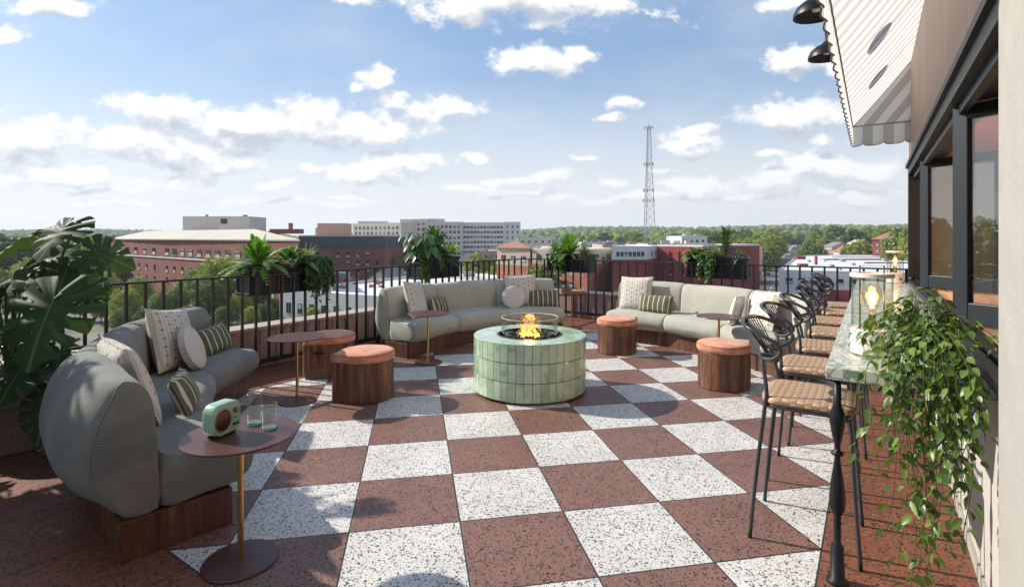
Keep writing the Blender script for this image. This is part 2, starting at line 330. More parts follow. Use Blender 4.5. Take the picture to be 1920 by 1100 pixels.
def f_dots(t, b):
    x, y, z = t.xyz(t.coord()); k = .019; row = t.m('FLOOR', t.m('DIVIDE', y, k)); fx_ = t.m('SUBTRACT', t.m('FRACT', t.m('ADD', t.m('DIVIDE', x, k), t.m('MULTIPLY', row, .5))), .5); fy = t.m('SUBTRACT', t.m('FRACT', t.m('DIVIDE', y, k)), .5)
    r = t.m('SQRT', t.m('ADD', t.m('MULTIPLY', fx_, fx_), t.m('MULTIPLY', fy, fy))); t.put(b.inputs['Base Color'], t.mix(t.m('MULTIPLY', t.m('LESS_THAN', r, .21), .75), (.64, .60, .55), (.27, .23, .20)))
M_dots = mat('dotted_linen', rough=.95, spec=.1, fn=f_dots)
def f_cane(t, b):
    x, y, z = t.xyz(t.coord()); K = .034; a = t.m('FLOOR', t.m('DIVIDE', x, K)); c = t.m('FLOOR', t.m('DIVIDE', y, K*.62)); p = t.m('MODULO', t.m('ABSOLUTE', t.m('ADD', a, c)), 2.0)
    h = t.m('ABSOLUTE', t.m('SINE', t.m('MULTIPLY', t.m('DIVIDE', x, K), pi))); h2 = t.m('ABSOLUTE', t.m('SINE', t.m('MULTIPLY', t.m('DIVIDE', y, K*.62), pi)))
    base = t.mix(p, (.55, .37, .23), (.33, .21, .13)); base = t.mix(t.m('MULTIPLY', t.ss(t.m('MINIMUM', h, h2), .3, .05), .6), base, (.10, .06, .035))
    t.put(b.inputs['Base Color'], base); dobump(t, b, t.m('MULTIPLY', h, h2), .6, .004)
M_cane = mat('woven_rattan', rough=.6, fn=f_cane)
def leafmat(name, c1, c2, rough=.45, trans=.25, edge=None):
    def f(t, b):
        g = t.n.new('ShaderNodeNewGeometry'); r = g.outputs['Random Per Island']; n = t.noise(t.coord(), 5, 3)
        c = t.mix(t.m('ADD', t.m('MULTIPLY', r, .75), t.m('MULTIPLY', n, .25)), c1, c2)
        if edge is not None:
            uv = t.xyz(t.coord('UV')); c = t.mix(t.ss(t.m('ABSOLUTE', uv[0]), .62, .8), c, edge)
        t.put(b.inputs['Base Color'], c)
        tr = t.node('ShaderNodeBsdfTranslucent', {'Color': t.mix(1.0, c, (1.5, 1.7, .7), 'MULTIPLY')}); mx = t.node('ShaderNodeMixShader', {0: trans}); o = t.n['Material Output']
        t.l.new(b.outputs[0], mx.inputs[1]); t.l.new(tr.outputs[0], mx.inputs[2]); t.l.new(mx.outputs[0], o.inputs[0])
    return mat(name, rough=rough, fn=f)
M_ivy = leafmat('trailing_leaf', (.025, .07, .015), (.19, .30, .05), .36)
M_ivy2 = leafmat('ivy_leaf', (.03, .08, .025), (.12, .20, .06), .4)
M_fern = leafmat('fern_leaf', (.07, .17, .025), (.20, .38, .06), .45)
M_hosta = leafmat('variegated_leaf', (.03, .12, .05), (.06, .18, .06), .4, .2, (.38, .45, .18))
M_grass = leafmat('arching_grass', (.16, .20, .07), (.34, .36, .17), .5)
M_rubber = leafmat('broad_dark_leaf', (.03, .09, .03), (.10, .22, .05), .35, .18)
M_succ = leafmat('blue_green_succulent', (.12, .20, .10), (.26, .34, .17), .5, .1)
def f_mon(t, b):
    uv = t.xyz(t.coord('UV')); n = t.noise(t.coord(), 6, 4)
    c = t.mix(n, (.018, .045, .022), (.05, .095, .038)); mid = t.ss(t.m('ABSOLUTE', uv[0]), .035, .015); c = t.mix(mid, c, (.12, .18, .06))
    t.put(b.inputs['Base Color'], c); s = t.m('SINE', t.m('MULTIPLY', uv[1], 42.0)); dobump(t, b, t.m('ABSOLUTE', s), .12, .004)
    tr = t.node('ShaderNodeBsdfTranslucent', {'Color': (.10, .17, .03, 1)}); mx = t.node('ShaderNodeMixShader', {0: .18}); o = t.n['Material Output']; t.l.new(b.outputs[0], mx.inputs[1]); t.l.new(tr.outputs[0], mx.inputs[2]); t.l.new(mx.outputs[0], o.inputs[0])
M_mon = mat('monstera_leaf', rough=.6, spec=.12, fn=f_mon)
M_stem = mat('plant_stem', (.07, .09, .03), .6)
M_soil = mat('potting_soil', (.03, .02, .014), .95, bump=(60, .8, .01))
M_pot = mat('fluted_clay', (.20, .15, .125), .85, var=.18, vscale=6, bump=(60, .4, .004))
M_planter = mat('planter_lead', (.022, .026, .034), .45, .3, var=.35, vscale=8)
M_foliage = [leafmat('foliage_dark', (.045, .085, .018), (.15, .21, .04), .6, .15), leafmat('foliage_mid', (.08, .14, .022), (.25, .31, .055), .6, .18), leafmat('foliage_light', (.15, .20, .03), (.38, .40, .07), .6, .2)]
M_bark = mat('bark', (.09, .065, .045), .9)
def f_forest(t, b):
    g = t.n.new('ShaderNodeNewGeometry'); r = g.outputs['Random Per Island']; n = t.noise(t.coord(), .5, 5, .7)
    t.put(b.inputs['Base Color'], t.mix(t.m('ADD', t.m('MULTIPLY', r, .7), t.m('MULTIPLY', n, .3)), (.06, .11, .025), (.22, .28, .06))); dobump(t, b, n, 1, 1.2)
M_forest = mat('forest_canopy', rough=.9, spec=.1, fn=f_forest)
def f_brick(c1, c2, m_=(.32, .26, .22)):
    def f(t, b):
        n = t.noise(t.coord(), .25, 5); n2 = t.noise(t.coord(), 5, 3); z = t.xyz(t.coord())[2]
        ln = t.m('LESS_THAN', t.m('FRACT', t.m('DIVIDE', z, .45)), .12)
        c = t.mix(t.ss(n, .3, .7), c1, c2); c = t.mix(t.m('MULTIPLY', n2, .3), c, tuple(k*.6 for k in c1)); t.put(b.inputs['Base Color'], t.mix(t.m('MULTIPLY', ln, .12), c, m_))
    return f
M_brick = mat('red_brick', rough=.9, fn=f_brick((.215, .065, .045), (.30, .095, .065)))
M_brick2 = mat('orange_brick', rough=.9, fn=f_brick((.33, .11, .065), (.43, .16, .10)))
M_brick3 = mat('crimson_brick', rough=.9, fn=f_brick((.23, .045, .042), (.31, .065, .058)))
M_brick4 = mat('plum_brick', rough=.9, fn=f_brick((.21, .062, .055), (.26, .085, .07)))
M_wht = mat('white_paint_wall', (.66, .66, .66), .8, var=.05, vscale=.4)
M_wht2 = mat('cream_concrete', (.62, .57, .50), .85, var=.07, vscale=.1)
M_tan = mat('tan_render', (.42, .36, .28), .85, var=.07, vscale=.3)
M_peach = mat('peach_render', (.52, .33, .24), .85, var=.07, vscale=.3)
M_roofw = mat('white_roof_membrane', (.66, .65, .63), .8, var=.14, vscale=.12)
M_roofp = mat('pale_gravel_roof', (.50, .46, .39), .9, var=.08, vscale=.15)
M_roofg = mat('grey_roof', (.20, .20, .205), .85, var=.12, vscale=.3)
M_slate = mat('dark_mansard_slate', (.045, .05, .06), .75, var=.2, vscale=.4)
M_rooft = mat('terracotta_roof_tile', (.34, .17, .11), .85, var=.18, vscale=.5)
M_roofo = mat('orange_membrane_roof', (.50, .28, .17), .9, var=.15, vscale=.1)
M_win = mat('city_window_glass', (.02, .025, .03), .12); M_winf = mat('city_window_trim', (.50, .48, .46), .8); M_blind = mat('window_blind', (.42, .43, .42), .7)
M_asph = mat('asphalt', (.075, .078, .085), .9, var=.2, vscale=.2)
M_ground = mat('town_ground', rough=.95, fn=lambda t, b: t.put(b.inputs['Base Color'], t.mix(t.ss(t.noise(t.coord(), .02, 6, .65), .42, .56), (.055, .085, .03), (.20, .18, .14))))
M_line = mat('road_paint', (.7, .7, .66), .8); M_pave = mat('concrete_pavement', (.42, .38, .34), .9, var=.1, vscale=.3)
M_steel = mat('galvanised_steel', (.33, .34, .36), .5, .3)
M_tyre = mat('tyre_rubber', (.02, .02, .02), .8)

# ------------------------------------------------------------ mesh helpers
class MB:
    def __init__(s): s.v = []; s.f = []; s.mi = []; s.uv = []
    def add(s, vs, fs, mi=0, uvs=None):
        o = len(s.v); s.v += [tuple(p) for p in vs]
        for i, f in enumerate(fs):
            s.f.append([k+o for k in f]); s.mi.append(mi); s.uv.append(uvs[i] if uvs else None)
    def box(s, c, d, rz=0, mi=0, rot=None):
        hx, hy, hz_ = d[0]/2, d[1]/2, d[2]/2
        M_ = rot if rot is not None else Matrix.Rotation(rz, 3, 'Z')
        vs = [V(c)+M_ @ V((x, y, z)) for z in (-hz_, hz_) for y in (-hy, hy) for x in (-hx, hx)]
        s.add(vs, [(0, 2, 3, 1), (4, 5, 7, 6), (0, 1, 5, 4), (2, 6, 7, 3), (0, 4, 6, 2), (1, 3, 7, 5)], mi)
    def tube(s, pts, r, n=8, closed=False, mi=0, cap=True):
        pts = [V(p) for p in pts]; N = len(pts); rs = r if isinstance(r, (list, tuple)) else [r]*N; rings = []; up = None
        for i in range(N):
            a = pts[(i-1) % N] if (closed or i > 0) else pts[i]; b = pts[(i+1) % N] if (closed or i < N-1) else pts[i]
            t = (b-a).normalized()
            if up is None: up = t.orthogonal().normalized()
            else: up = (up - t*up.dot(t)); up = up.normalized() if up.length > 1e-6 else t.orthogonal().normalized()
            w_ = t.cross(up); rings.append([pts[i]+(up*cos(2*pi*k/n)+w_*sin(2*pi*k/n))*rs[i] for k in range(n)])
        vs = [p for rg in rings for p in rg]; fs = []
        for i in range(N if closed else N-1):
            j = (i+1) % N
            for k in range(n): fs.append((i*n+k, i*n+(k+1) % n, j*n+(k+1) % n, j*n+k))
        if not closed and cap: fs.append(tuple(range(n))[::-1]); fs.append(tuple((N-1)*n+k for k in range(n)))
        s.add(vs, fs, mi)
    def lathe(s, prof, n=32, c=(0, 0, 0), mi=0, sx=1, sy=1, cap=True, rfn=None):
        vs = []; N = len(prof)
        for (r, z) in prof:
            for k in range(n):
                a = 2*pi*k/n; rr = r*(rfn(a, z) if rfn else 1); vs.append((c[0]+rr*sx*cos(a), c[1]+rr*sy*sin(a), c[2]+z))
        fs = [(i*n+k, i*n+(k+1) % n, (i+1)*n+(k+1) % n, (i+1)*n+k) for i in range(N-1) for k in range(n)]
        if cap: fs.append(tuple(range(n))[::-1]); fs.append(tuple((N-1)*n+k for k in range(n)))
        s.add(vs, fs, mi)
    def prism(s, poly, z0, z1, mi=0, top=True, bot=True, uvk=True):
        n = len(poly); vs = [(p[0], p[1], z0) for p in poly]+[(p[0], p[1], z1) for p in poly]; fs = []; uv = []; L = 0
        for k in range(n):
            a, b = poly[k], poly[(k+1) % n]; d = hypot(b[0]-a[0], b[1]-a[1]); fs.append((k, (k+1) % n, n+(k+1) % n, n+k)); uv.append([(L, z0), (L+d, z0), (L+d, z1), (L, z1)]); L += d
        if top: fs.append(tuple(range(n, 2*n))); uv.append([(p[0], p[1]) for p in poly])
        if bot: fs.append(tuple(range(n))[::-1]); uv.append([(p[0], p[1]) for p in poly][::-1])
        s.add(vs, fs, mi, uv)
def obj(name, mb, m, parent=None, smooth=False, bevel=0, loc=None, rz=0, seg=2, angle=35):
    me = bpy.data.meshes.new(name); me.from_pydata(mb.v, [], mb.f)
    ms = m if isinstance(m, (list, tuple)) else [m]
    for x in ms: me.materials.append(x)
    if len(ms) > 1: me.polygons.foreach_set('material_index', mb.mi)
    if any(u_ is not None for u_ in mb.uv):
        ul = me.uv_layers.new(name='UVMap'); flat = []
        for f, u_ in zip(mb.f, mb.uv): flat += [c for p in (u_ or [(0, 0)]*len(f)) for c in p]
        ul.data.foreach_set('uv', flat)
    if smooth: me.polygons.foreach_set('use_smooth', [True]*len(me.polygons)); 
    me.update()
    o = bpy.data.objects.new(name, me); C.objects.link(o)
    if parent is not None: o.parent = parent
    if loc is not None: o.location = loc
    if rz: o.rotation_euler.z = rz
    if smooth == 'auto':
        try: me.set_sharp_from_angle(angle=R(angle))
        except Exception: pass
    if bevel:
        b = o.modifiers.new('bevel', 'BEVEL'); b.width = bevel; b.segments = seg; b.limit_method = 'ANGLE'; b.angle_limit = R(40)
    return o
def tag(o, label, cat, group=None):
    o['label'] = label; o['category'] = cat
    if group: o['group'] = group
    return o
def thing(name, label, cat, loc=(0, 0, 0), rz=0, group=None):
    o = bpy.data.objects.new(name, None); C.objects.link(o); o.location = loc; o.rotation_euler.z = rz; o.empty_display_size = .1
    return tag(o, label, cat, group)
def struct(o, label=None): o['kind'] = 'structure'; o['label'] = label or o.name.replace('_', ' '); return o
def dup(root, loc, rz, label=None, scale=None):
    r = root.copy(); C.objects.link(r); r.location = loc; r.rotation_euler.z = rz
    if scale: r.scale = scale
    if label: r['label'] = label
    for ch in list(root.children):
        c = ch.copy(); C.objects.link(c); c.parent = r
        for g in list(ch.children):
            d = g.copy(); C.objects.link(d); d.parent = c
    return r
def cat(pts, n=6, closed=False):
    P = [V(p) for p in pts]; N = len(P); out = []
    for i in range(N if closed else N-1):
        p0 = P[(i-1) % N] if closed or i > 0 else P[i]; p1 = P[i]; p2 = P[(i+1) % N]; p3 = P[(i+2) % N] if closed or i+2 < N else p2
        for k in range(n):
            t = k/n; out.append(.5*((2*p1)+(p2-p0)*t+(2*p0-5*p1+4*p2-p3)*t*t+(3*p1-p0-3*p2+p3)*t**3))
    if not closed: out.append(P[-1])
    return out
def site(px, dist, z=0.0):
    """ground position from an image pixel column (in the 983-unit focal scale) and a distance in metres"""
    x = (px-960)/983*dist; return V((0, 0, 0))+RT*x+FW*dist+V((0, 0, z))
def hgt(py, dist): return 1.6-(py-443.8)/983*dist

# ------------------------------------------------------------ terrace
mb = MB(); mb.prism([(-6.2, -2.5), (.43, -2.5), (.43, 9.4), (-6.2, 9.4)], -.4, 0); struct(obj('terrace_floor', mb, M_floor), 'terrazzo checkerboard terrace floor with brown border')
mb = MB(); mb.prism([(-6.5, -2.6), (8, -2.6), (8, 9.7), (-6.5, 9.7)], -18, -.42); o = obj('hotel_lower_floors', mb, M_brick); tag(o, 'lower floors of the building that carries the roof terrace', 'building')
# parapet
pw = thing('parapet_wall', 'low rose boarded parapet wall outside the black railing', 'wall')
mb = MB(); mb.prism([(-6.46, -2.5), (-6.2, -2.5), (-6.2, 9.4), (.45, 9.4), (.45, 9.66), (-6.46, 9.66)], -.38, .46); obj('parapet_boards', mb, M_parapet, pw)
mb = MB(); mb.prism([(-6.49, -2.5), (-6.17, -2.5), (-6.17, 9.37), (.46, 9.37), (.46, 9.69), (-6.49, 9.69)], .462, .50); obj('coping', mb, M_cap, pw, bevel=.006)
# railing
rl = thing('railing', 'black metal railing with square bars round the terrace', 'railing')
RX, RY, rc = -6.07, 9.25, .55
def rail_path(z):
    p = [V((RX, -2.4, z)), V((RX, RY-rc, z))]
    for k in range(1, 8): a = pi-k*pi/2/8; p.append(V((RX+rc+rc*cos(a), RY-rc+rc*sin(a), z)))
    p += [V((RX+rc, RY, z)), V((.41, RY, z))]; return p
def flatbar(mb, pts, w_, h_):
    L = []; N = len(pts)
    for i in range(N):
        t = (pts[min(i+1, N-1)]-pts[max(i-1, 0)]).normalized(); n = V((-t.y, t.x, 0)); L.append([pts[i]+n*w_/2-V((0, 0, h_/2)), pts[i]+n*w_/2+V((0, 0, h_/2)), pts[i]-n*w_/2+V((0, 0, h_/2)), pts[i]-n*w_/2-V((0, 0, h_/2))])
    vs = [p for q in L for p in q]; fs = [(i*4+k, i*4+(k+1) % 4, i*4+4+(k+1) % 4, i*4+4+k) for i in range(N-1) for k in range(4)]+[(3, 2, 1, 0), tuple((N-1)*4+k for k in range(4))]
    mb.add(vs, fs)
mb = MB(); flatbar(mb, rail_path(1.14), .05, .022); obj('top_rail', mb, M_rail, rl, bevel=.003)
mb = MB(); flatbar(mb, rail_path(.10), .036, .05); obj('bottom_rail', mb, M_rail, rl)
bar = MB(); bar.box((0, 0, .627), (.026, .026, 1.004)); barm = obj('baluster', bar, M_rail, rl); first = True
pts = []; p = rail_path(0); acc = 0; step = .165; nxt = 3.35
for i in range(len(p)-1):
    d = (p[i+1]-p[i]).length
    while nxt <= acc+d and nxt > acc-1e-9:
        q = p[i].lerp(p[i+1], (nxt-acc)/d); pts.append((q, atan2(p[i+1].y-p[i].y, p[i+1].x-p[i].x))); nxt += step
    acc += d
pts.append((V((.40, RY, 0)), 0))
for q, a in pts:
    o = barm if first else barm.copy()
    if not first: C.objects.link(o)
    first = False; o.location = q; o.rotation_euler.z = a
for q in [(RX, -.6), (RX, 2.33), (RX, 5.3), (RX, 8.6), (-5.3, RY), (-2.35, RY)]:
    mb = MB(); mb.box((q[0], q[1], .035), (.04, .04, .072)); mb.box((q[0], q[1], .006), (.10, .10, .012)); obj('rail_foot', mb, M_rail, rl)

# ------------------------------------------------------------ building on the right
BX = .415
wl = thing('bar_building', 'cream and rose brown bar building beside the terrace, with black window opening', 'building')
ZS, ZT, Y0, Y1 = 1.02, 2.51, 2.9, 8.72
def part(name, m, boxes, parent, bevel=0, **kw):
    mb = MB()
    for c, d in boxes: mb.box(c, d)
    return obj(name, mb, m, parent, bevel=bevel, **kw)
def bb(x0, x1, y0, y1, z0, z1): return (((x0+x1)/2, (y0+y1)/2, (z0+z1)/2), (x1-x0, y1-y0, z1-z0))
part('lower_wall', M_lower, [bb(BX, BX+.25, 2.603, 8.9, 0, ZS)], wl)
part('upper_cladding', M_panel, [bb(BX, BX+.25, 2.603, 8.87, ZT, 5.4), bb(BX, BX+.25, -2.4, 1.897, 2.6, 5.4)], wl)
part('corner_jamb', M_stucco, [bb(BX+.003, BX+.25, Y1, 8.9, ZS+.002, ZT-.002), bb(BX-.012, BX+.25, 8.872, 8.93, .002, 5.4)], wl)
part('pillar', M_stucco, [bb(BX-.035, BX+.42, 2.20, 2.60, .002, 5.4)], wl, bevel=.006)
part('end_wall', M_stucco, [bb(BX+.25, 5, 8.78, 8.9, 0, 5.4)], wl)
part('roof_slab', M_stucco, [bb(BX-.05, 5, -2.5, 8.95, 5.4, 5.6)], wl)
part('inner_floor', M_woodledge, [bb(BX+.25, 5, -2.4, 8.78, 0, .06)], wl)
part('inner_ceiling', M_terra, [bb(BX+.252, 5, -2.4, 8.777, 2.62, 2.7)], wl)
part('back_wall', M_redint, [bb(5, 5.1, -2.4, 8.9, 0, 5.4)], wl)
part('inner_partition', M_redint, [bb(BX+.25, 5, 2.3, 2.4, .06, 2.62), bb(3.2, 5, 8.5, 8.776, .06, 2.62)], wl)
part('sill_tracks', M_frame, [bb(BX-.03, BX+.02, 2.603, Y1, ZS-.018, ZS+.03), bb(BX+.035, BX+.06, 2.603, Y1, ZS+.003, ZS+.045), bb(BX+.075, BX+.10, 2.603, Y1, ZS+.003, ZS+.03), bb(BX+.001, BX+.12, 2.605, Y1-.01, ZS-.03, ZS+.002)], wl)
part('oak_ledge', M_woodledge, [bb(BX+.125, BX+.55, 2.605, Y1-.003, ZS+.003, ZS+.04)], wl)
part('window_head', M_frame, [bb(BX-.03, BX+.2, 2.603, Y1, ZT-.10, ZT-.003), bb(BX-.055, BX+.02, 2.603, Y1+.05, ZT-.005, ZT+.04), bb(BX+.02, BX+.06, 2.604, Y1-.01, ZT-.16, ZT-.1)], wl)
part('window_jamb', M_frame, [bb(BX-.03, BX+.2, Y1-.12, Y1-.003, ZS+.046, ZT-.101)], wl)
part('door_jamb', M_frame, [bb(BX-.03, BX+.2, 1.9, 2.197, .003, 5.38)], wl)
part('base_trim', M_stucco, [bb(BX-.012, BX, 2.603, 8.87, .002, .07)], wl)
for k, y in enumerate((3.9, 5.1, 6.4, 7.7)): part('panel_joint', M_grout, [bb(BX-.004, BX+.001, y-.005, y+.005, .072, ZS-.06)], wl)
# folded window leaves standing inward
def leaf_panel(y, wd, label, n=1):
    t = thing('window_leaf', label, 'window', (BX+.01, y, ZS+.05), R(-38), 'folding window leaves swung into the bar')
    h = ZT-ZS-.16; fw = .085
    part('frame', M_frame2, [bb(0, fw, -.03, .03, 0, h), bb(wd-fw, wd, -.03, .03, 0, h), bb(fw, wd-fw, -.03, .03, h-fw, h), bb(fw, wd-fw, -.03, .03, 0, .13)], t, bevel=.006)
    part('glass', M_wglass, [bb(fw, wd-fw, -.006, .006, .13, h-fw)], t)
    return t
leaf_panel(4.26, .75, 'near folding window leaf with dark slate frame, glass reflecting trees')
leaf_panel(7.0, .75, 'far folding window leaf with dark slate frame, swung into the bar')
# pendant lamps inside
for (x, y, z, lb) in [(1.75, 6.1, 1.98, 'lamp with pale cone shade glowing inside the bar window'), ]:
    t = thing('pendant_lamp', lb, 'lamp', (x, y, z)); mb = MB(); mb.lathe([(.03, .12), (.16, 0), (.155, 0), (.028, .115)], 24, cap=False); obj('shade', mb, M_white_ceramic, t, smooth=True)
    mb = MB(); mb.tube([(0, 0, .12), (0, 0, 2.62-z)], .004, 6); obj('cord', mb, M_black, t)
    mb = MB(); mb.lathe([(.002, -.03), (.03, 0), (.035, .03), (.002, .07)], 12); obj('bulb', mb, emis('lamp_bulb', (1, .55, .25), 8), t)

il = bpy.data.lights.new('pendant_light', 'POINT'); il.energy = 120; il.color = (1, .6, .35); il.shadow_soft_size = .1; ilo = bpy.data.objects.new('pendant_light', il); C.objects.link(ilo); ilo.location = (1.75, 6.1, 1.86)
# counter
ct = thing('bar_counter', 'green terrazzo bar counter along the window with turned black posts', 'counter')
mb = MB(); mb.box(((-.18+BX-.003)/2, (2.81+8.62)/2, .9725), (BX-.003+.18, 8.62-2.81, .055)); obj('counter_top', mb, M_terr, ct, bevel=.004)
def post(y):
    prof = [(.045, 0), (.045, .012), (.032, .02), (.030, .03), (.024, .25), (.014, .26), (.013, .40), (.016, .42), (.032, .47), (.034, .51), (.030, .56), (.018, .64), (.012, .68), (.012, .695), (.024, .70), (.026, .71), (.014, .72)]
    prof = [(.046, 0), (.046, .012), (.031, .022), (.026, .17), (.015, .185), (.015, .31), (.030, .34), (.034, .39), (.028, .46), (.016, .54), (.012, .575), (.013, .585), (.026, .592), (.026, .602), (.013, .612), (.012, .63), (.022, .68), (.032, .74), (.031, .78), (.016, .825), (.015, .943)]
    mb = MB(); mb.lathe(prof, 20, (-.135, y, 0)); return obj('turned_post', mb, M_black, ct, smooth=True)
for y in (2.86, 5.7, 8.5): post(y)

# ------------------------------------------------------------ awning
aw = thing('awning', 'striped cream and taupe canvas awning with scalloped valance above the windows', 'awning')
AX0, AZ0, AX1, AZ1 = BX-.004, 3.90, BX-.644, 3.11; AY0, AY1 = -.3, 8.60
sl_ = hypot(AX1-AX0, AZ1-AZ0)
mb = MB(); n = 120; vs = []; fs = []; uv = []
for i in range(n+1):
    y = AY0+(AY1-AY0)*i/n
    for j in range(5):
        t = j/4; vs.append((AX0+(AX1-AX0)*t, y, AZ0+(AZ1-AZ0)*t-.012*sin(pi*t)))
for i in range(n):
    for j in range(4):
        a = i*5+j; fs.append((a, a+1, a+6, a+5)); y = lambda q: AY0+(AY1-AY0)*q/n; uv.append([(y(i), j), (y(i), j+1), (y(i+1), j+1), (y(i+1), j)])
mb.add(vs, fs, 0, uv); obj('canopy', mb, M_awn, aw, smooth=True)
def valance(p0, p1, zt, u0, per=.23, parent=aw, name='valance'):
    p0, p1 = V(p0), V(p1); L = (p1-p0).length; n = int(L/.02); vs = []; fs = []; uv = []; out = (p1-p0).normalized().cross(V((0, 0, 1)))
    bot = []
    for i in range(n+1):
        s = L*i/n; q = p0.lerp(p1, i/n); sc_ = abs(cos(pi*(s+u0)/per)); zb = zt-.225-.05*sqrt(max(0, 1-(1-sc_)**2)); rp = out*.012*sin(2*pi*(s+u0)/per)
        vs += [(q.x, q.y, zt), (q.x+rp.x*.6, q.y+rp.y*.6, (zt+zb)/2), (q.x+rp.x, q.y+rp.y, zb)]; bot.append((q.x+rp.x, q.y+rp.y, zb))
    for i in range(n):
        for j in range(2): a = i*3+j; fs.append((a, a+3, a+4, a+1)); s0, s1 = u0+L*i/n, u0+L*(i+1)/n; uv.append([(s0, 0), (s1, 0), (s1, 1), (s0, 1)])
    mb = MB(); mb.add(vs, fs, 0, uv); v_ = obj(name, mb, M_awn, parent, smooth=True)
    mb = MB(); mb.tube(bot, .006, 5); obj('binding', mb, M_trim, v_)
valance((AX1, AY0, 0), (AX1, AY1, 0), AZ1, AY0)
valance((AX1, AY1, 0), (AX0, AY1, 0), AZ1, 0.0)
mb = MB()
mb.add([(AX1, AY1, AZ1), (AX0, AY1, AZ1), (AX0, AY1, AZ0)], [(0, 1, 2)], 0, [[(0, 0), (.62, 0), (.05, .8)]])
obj('side_panel', mb, M_awn, aw)
mb = MB(); mb.tube([(AX1, AY0, AZ1), (AX1, AY1, AZ1), (AX0, AY1, AZ1)], .011, 8); mb.tube([(AX1, AY1, AZ1), (AX0, AY1, AZ0)], .009, 8); obj('awning_frame', mb, M_trim, aw)
gl0 = None
for k, y in enumerate((7.28, 5.84)):
    lab = ['black dome gooseneck lamp beyond the awning edge, lower in view', 'black dome gooseneck lamp beyond the awning edge, cut by the top of the frame'][k]
    t = thing('gooseneck_lamp', lab, 'lamp', (-.45, y, 3.73), 0, 'gooseneck lamps above the awning'); t.scale = (1.22, 1.22, 1.22)
    mb = MB(); mb.lathe([(.165, 0), (.162, .03), (.14, .075), (.10, .11), (.05, .135), (.03, .16), (.0, .165)], 32, cap=False); mb.lathe([(.165, 0), (.158, .002), (.155, .03), (.09, .10), (0, .12)], 32, cap=False); obj('shade', mb, M_black, t, smooth=True)
    mb = MB(); mb.tube(cat([(0, 0, .16), (.0, 0, .30), (.10, 0, .46), (.35, 0, .52), (.708, 0, .50)], 8), .012, 8); obj('arm', mb, M_black, t, smooth=True)
    mb = MB(); mb.lathe([(.002, .03), (.03, .04), (.035, .07), (.02, .11)], 12); obj('bulb', mb, M_white_ceramic, t, smooth=True)

# ------------------------------------------------------------ fire pit
fp = thing('fire_pit', 'round fire pit clad in glazed green tiles with glass wind guard and flames', 'fire pit', (-2.98, 4.66, 0))
PR, PH = .587, .58
mb = MB(); mb.lathe([(PR-.014, .02), (PR-.014, PH-.008), (.33, PH-.008), (.33, PH-.08)], 96); obj('core', mb, M_grout, fp, smooth='auto')
mb = MB(); mb.lathe([(PR-.06, 0), (PR-.06, .03)], 64); obj('foot_ring', mb, M_dark, fp)
mb = MB(); NTI = 46
for r_ in range(3):
    z0 = .028+r_*.184; z1 = z0+.180
    if r_ == 2: z1 = PH-.002
    for k in range(NTI):
        a0 = 2*pi*(k+.025)/NTI; a1 = 2*pi*(k+.975)/NTI; vs = []; jit = random.uniform(-.0015, .0015)
        for (rr, za, zb) in ((PR-.014, z0, z1), (PR+jit, z0+.003, z1-.003)):
            for i in range(4): a = a0+(a1-a0)*i/3; vs += [(rr*cos(a), rr*sin(a), za), (rr*cos(a), rr*sin(a), zb)]
        fs = [(8+2*i, 8+2*i+2, 8+2*i+3, 8+2*i+1) for i in range(3)]+[(2*i, 2*i+2, 10+2*i, 8+2*i) for i in range(3)]+[(1+2*i, 9+2*i, 11+2*i, 3+2*i) for i in range(3)]+[(0, 8, 9, 1), (6, 7, 15, 14)]
        mb.add(vs, fs)
obj('side_tiles', mb, M_glaze, fp, bevel=.002)
mb = MB(); NT2 = 24
for k in range(NT2):
    a0 = 2*pi*(k+.012)/NT2; a1 = 2*pi*(k+.988)/NT2; vs = []
    for i in range(6):
        a = a0+(a1-a0)*i/5
        for (rr, zz) in ((.345, PH-.006), (.348, PH), (PR-.004, PH), (PR, PH-.004)): vs.append((rr*cos(a), rr*sin(a), zz))
    fs = [(4*i+j, 4*i+j+1, 4*i+j+5, 4*i+j+4) for i in range(5) for j in range(3)]; mb.add(vs, fs)
obj('top_tiles', mb, M_glaze, fp, smooth='auto')
mb = MB(); mb.lathe([(.345, PH-.01), (.345, PH+.004), (.325, PH+.004), (.325, PH-.05), (.0, PH-.055)], 64, cap=False); obj('burner_pan', mb, M_pitdark, fp, smooth='auto')
mb = MB(); mb.lathe([(.085, PH-.055), (.085, PH-.03), (.075, PH-.028), (0, PH-.03)], 32, cap=False); obj('burner', mb, M_steel, fp, smooth='auto')
mb = MB(); mb.lathe([(.300, PH-.03), (.300, PH+.175), (.294, PH+.175), (.294, PH-.03)], 64, cap=False); obj('glass_guard', mb, M_glass, fp, smooth='auto')
mb = MB(); mb.tube([(.297*cos(2*pi*k/64), .297*sin(2*pi*k/64), PH+.175) for k in range(64)], .0035, 6, True); obj('guard_rim', mb, mat('glass_edge', (.62, .66, .60), .1), fp, smooth=True)
rock = None
def blobverts(r, seed, sub=1):
    bm = bmesh.new(); bmesh.ops.create_icosphere(bm, subdivisions=sub, radius=1); rnd = random.Random(seed)
    vs = []
    for v_ in bm.verts: q = v_.co*(1+.35*(rnd.random()-.5)); vs.append((q.x*r[0], q.y*r[1], q.z*r[2]))
    fs = [tuple(v_.index for v_ in f.verts) for f in bm.faces]; bm.free(); return vs, fs
rocks = []
for s_ in range(5):
    vs, fs = blobverts((.02, .016, .014), s_, 2); mb = MB(); mb.add(vs, fs); rocks.append(mb)
rp = []
for k in range(96):
    a = random.uniform(0, 2*pi); r_ = random.choice([random.uniform(.20, .285), random.uniform(.13, .285), random.uniform(.24, .29)]); rp.append((r_*cos(a), r_*sin(a), PH-.038+random.uniform(0, .03), a))
protos = []
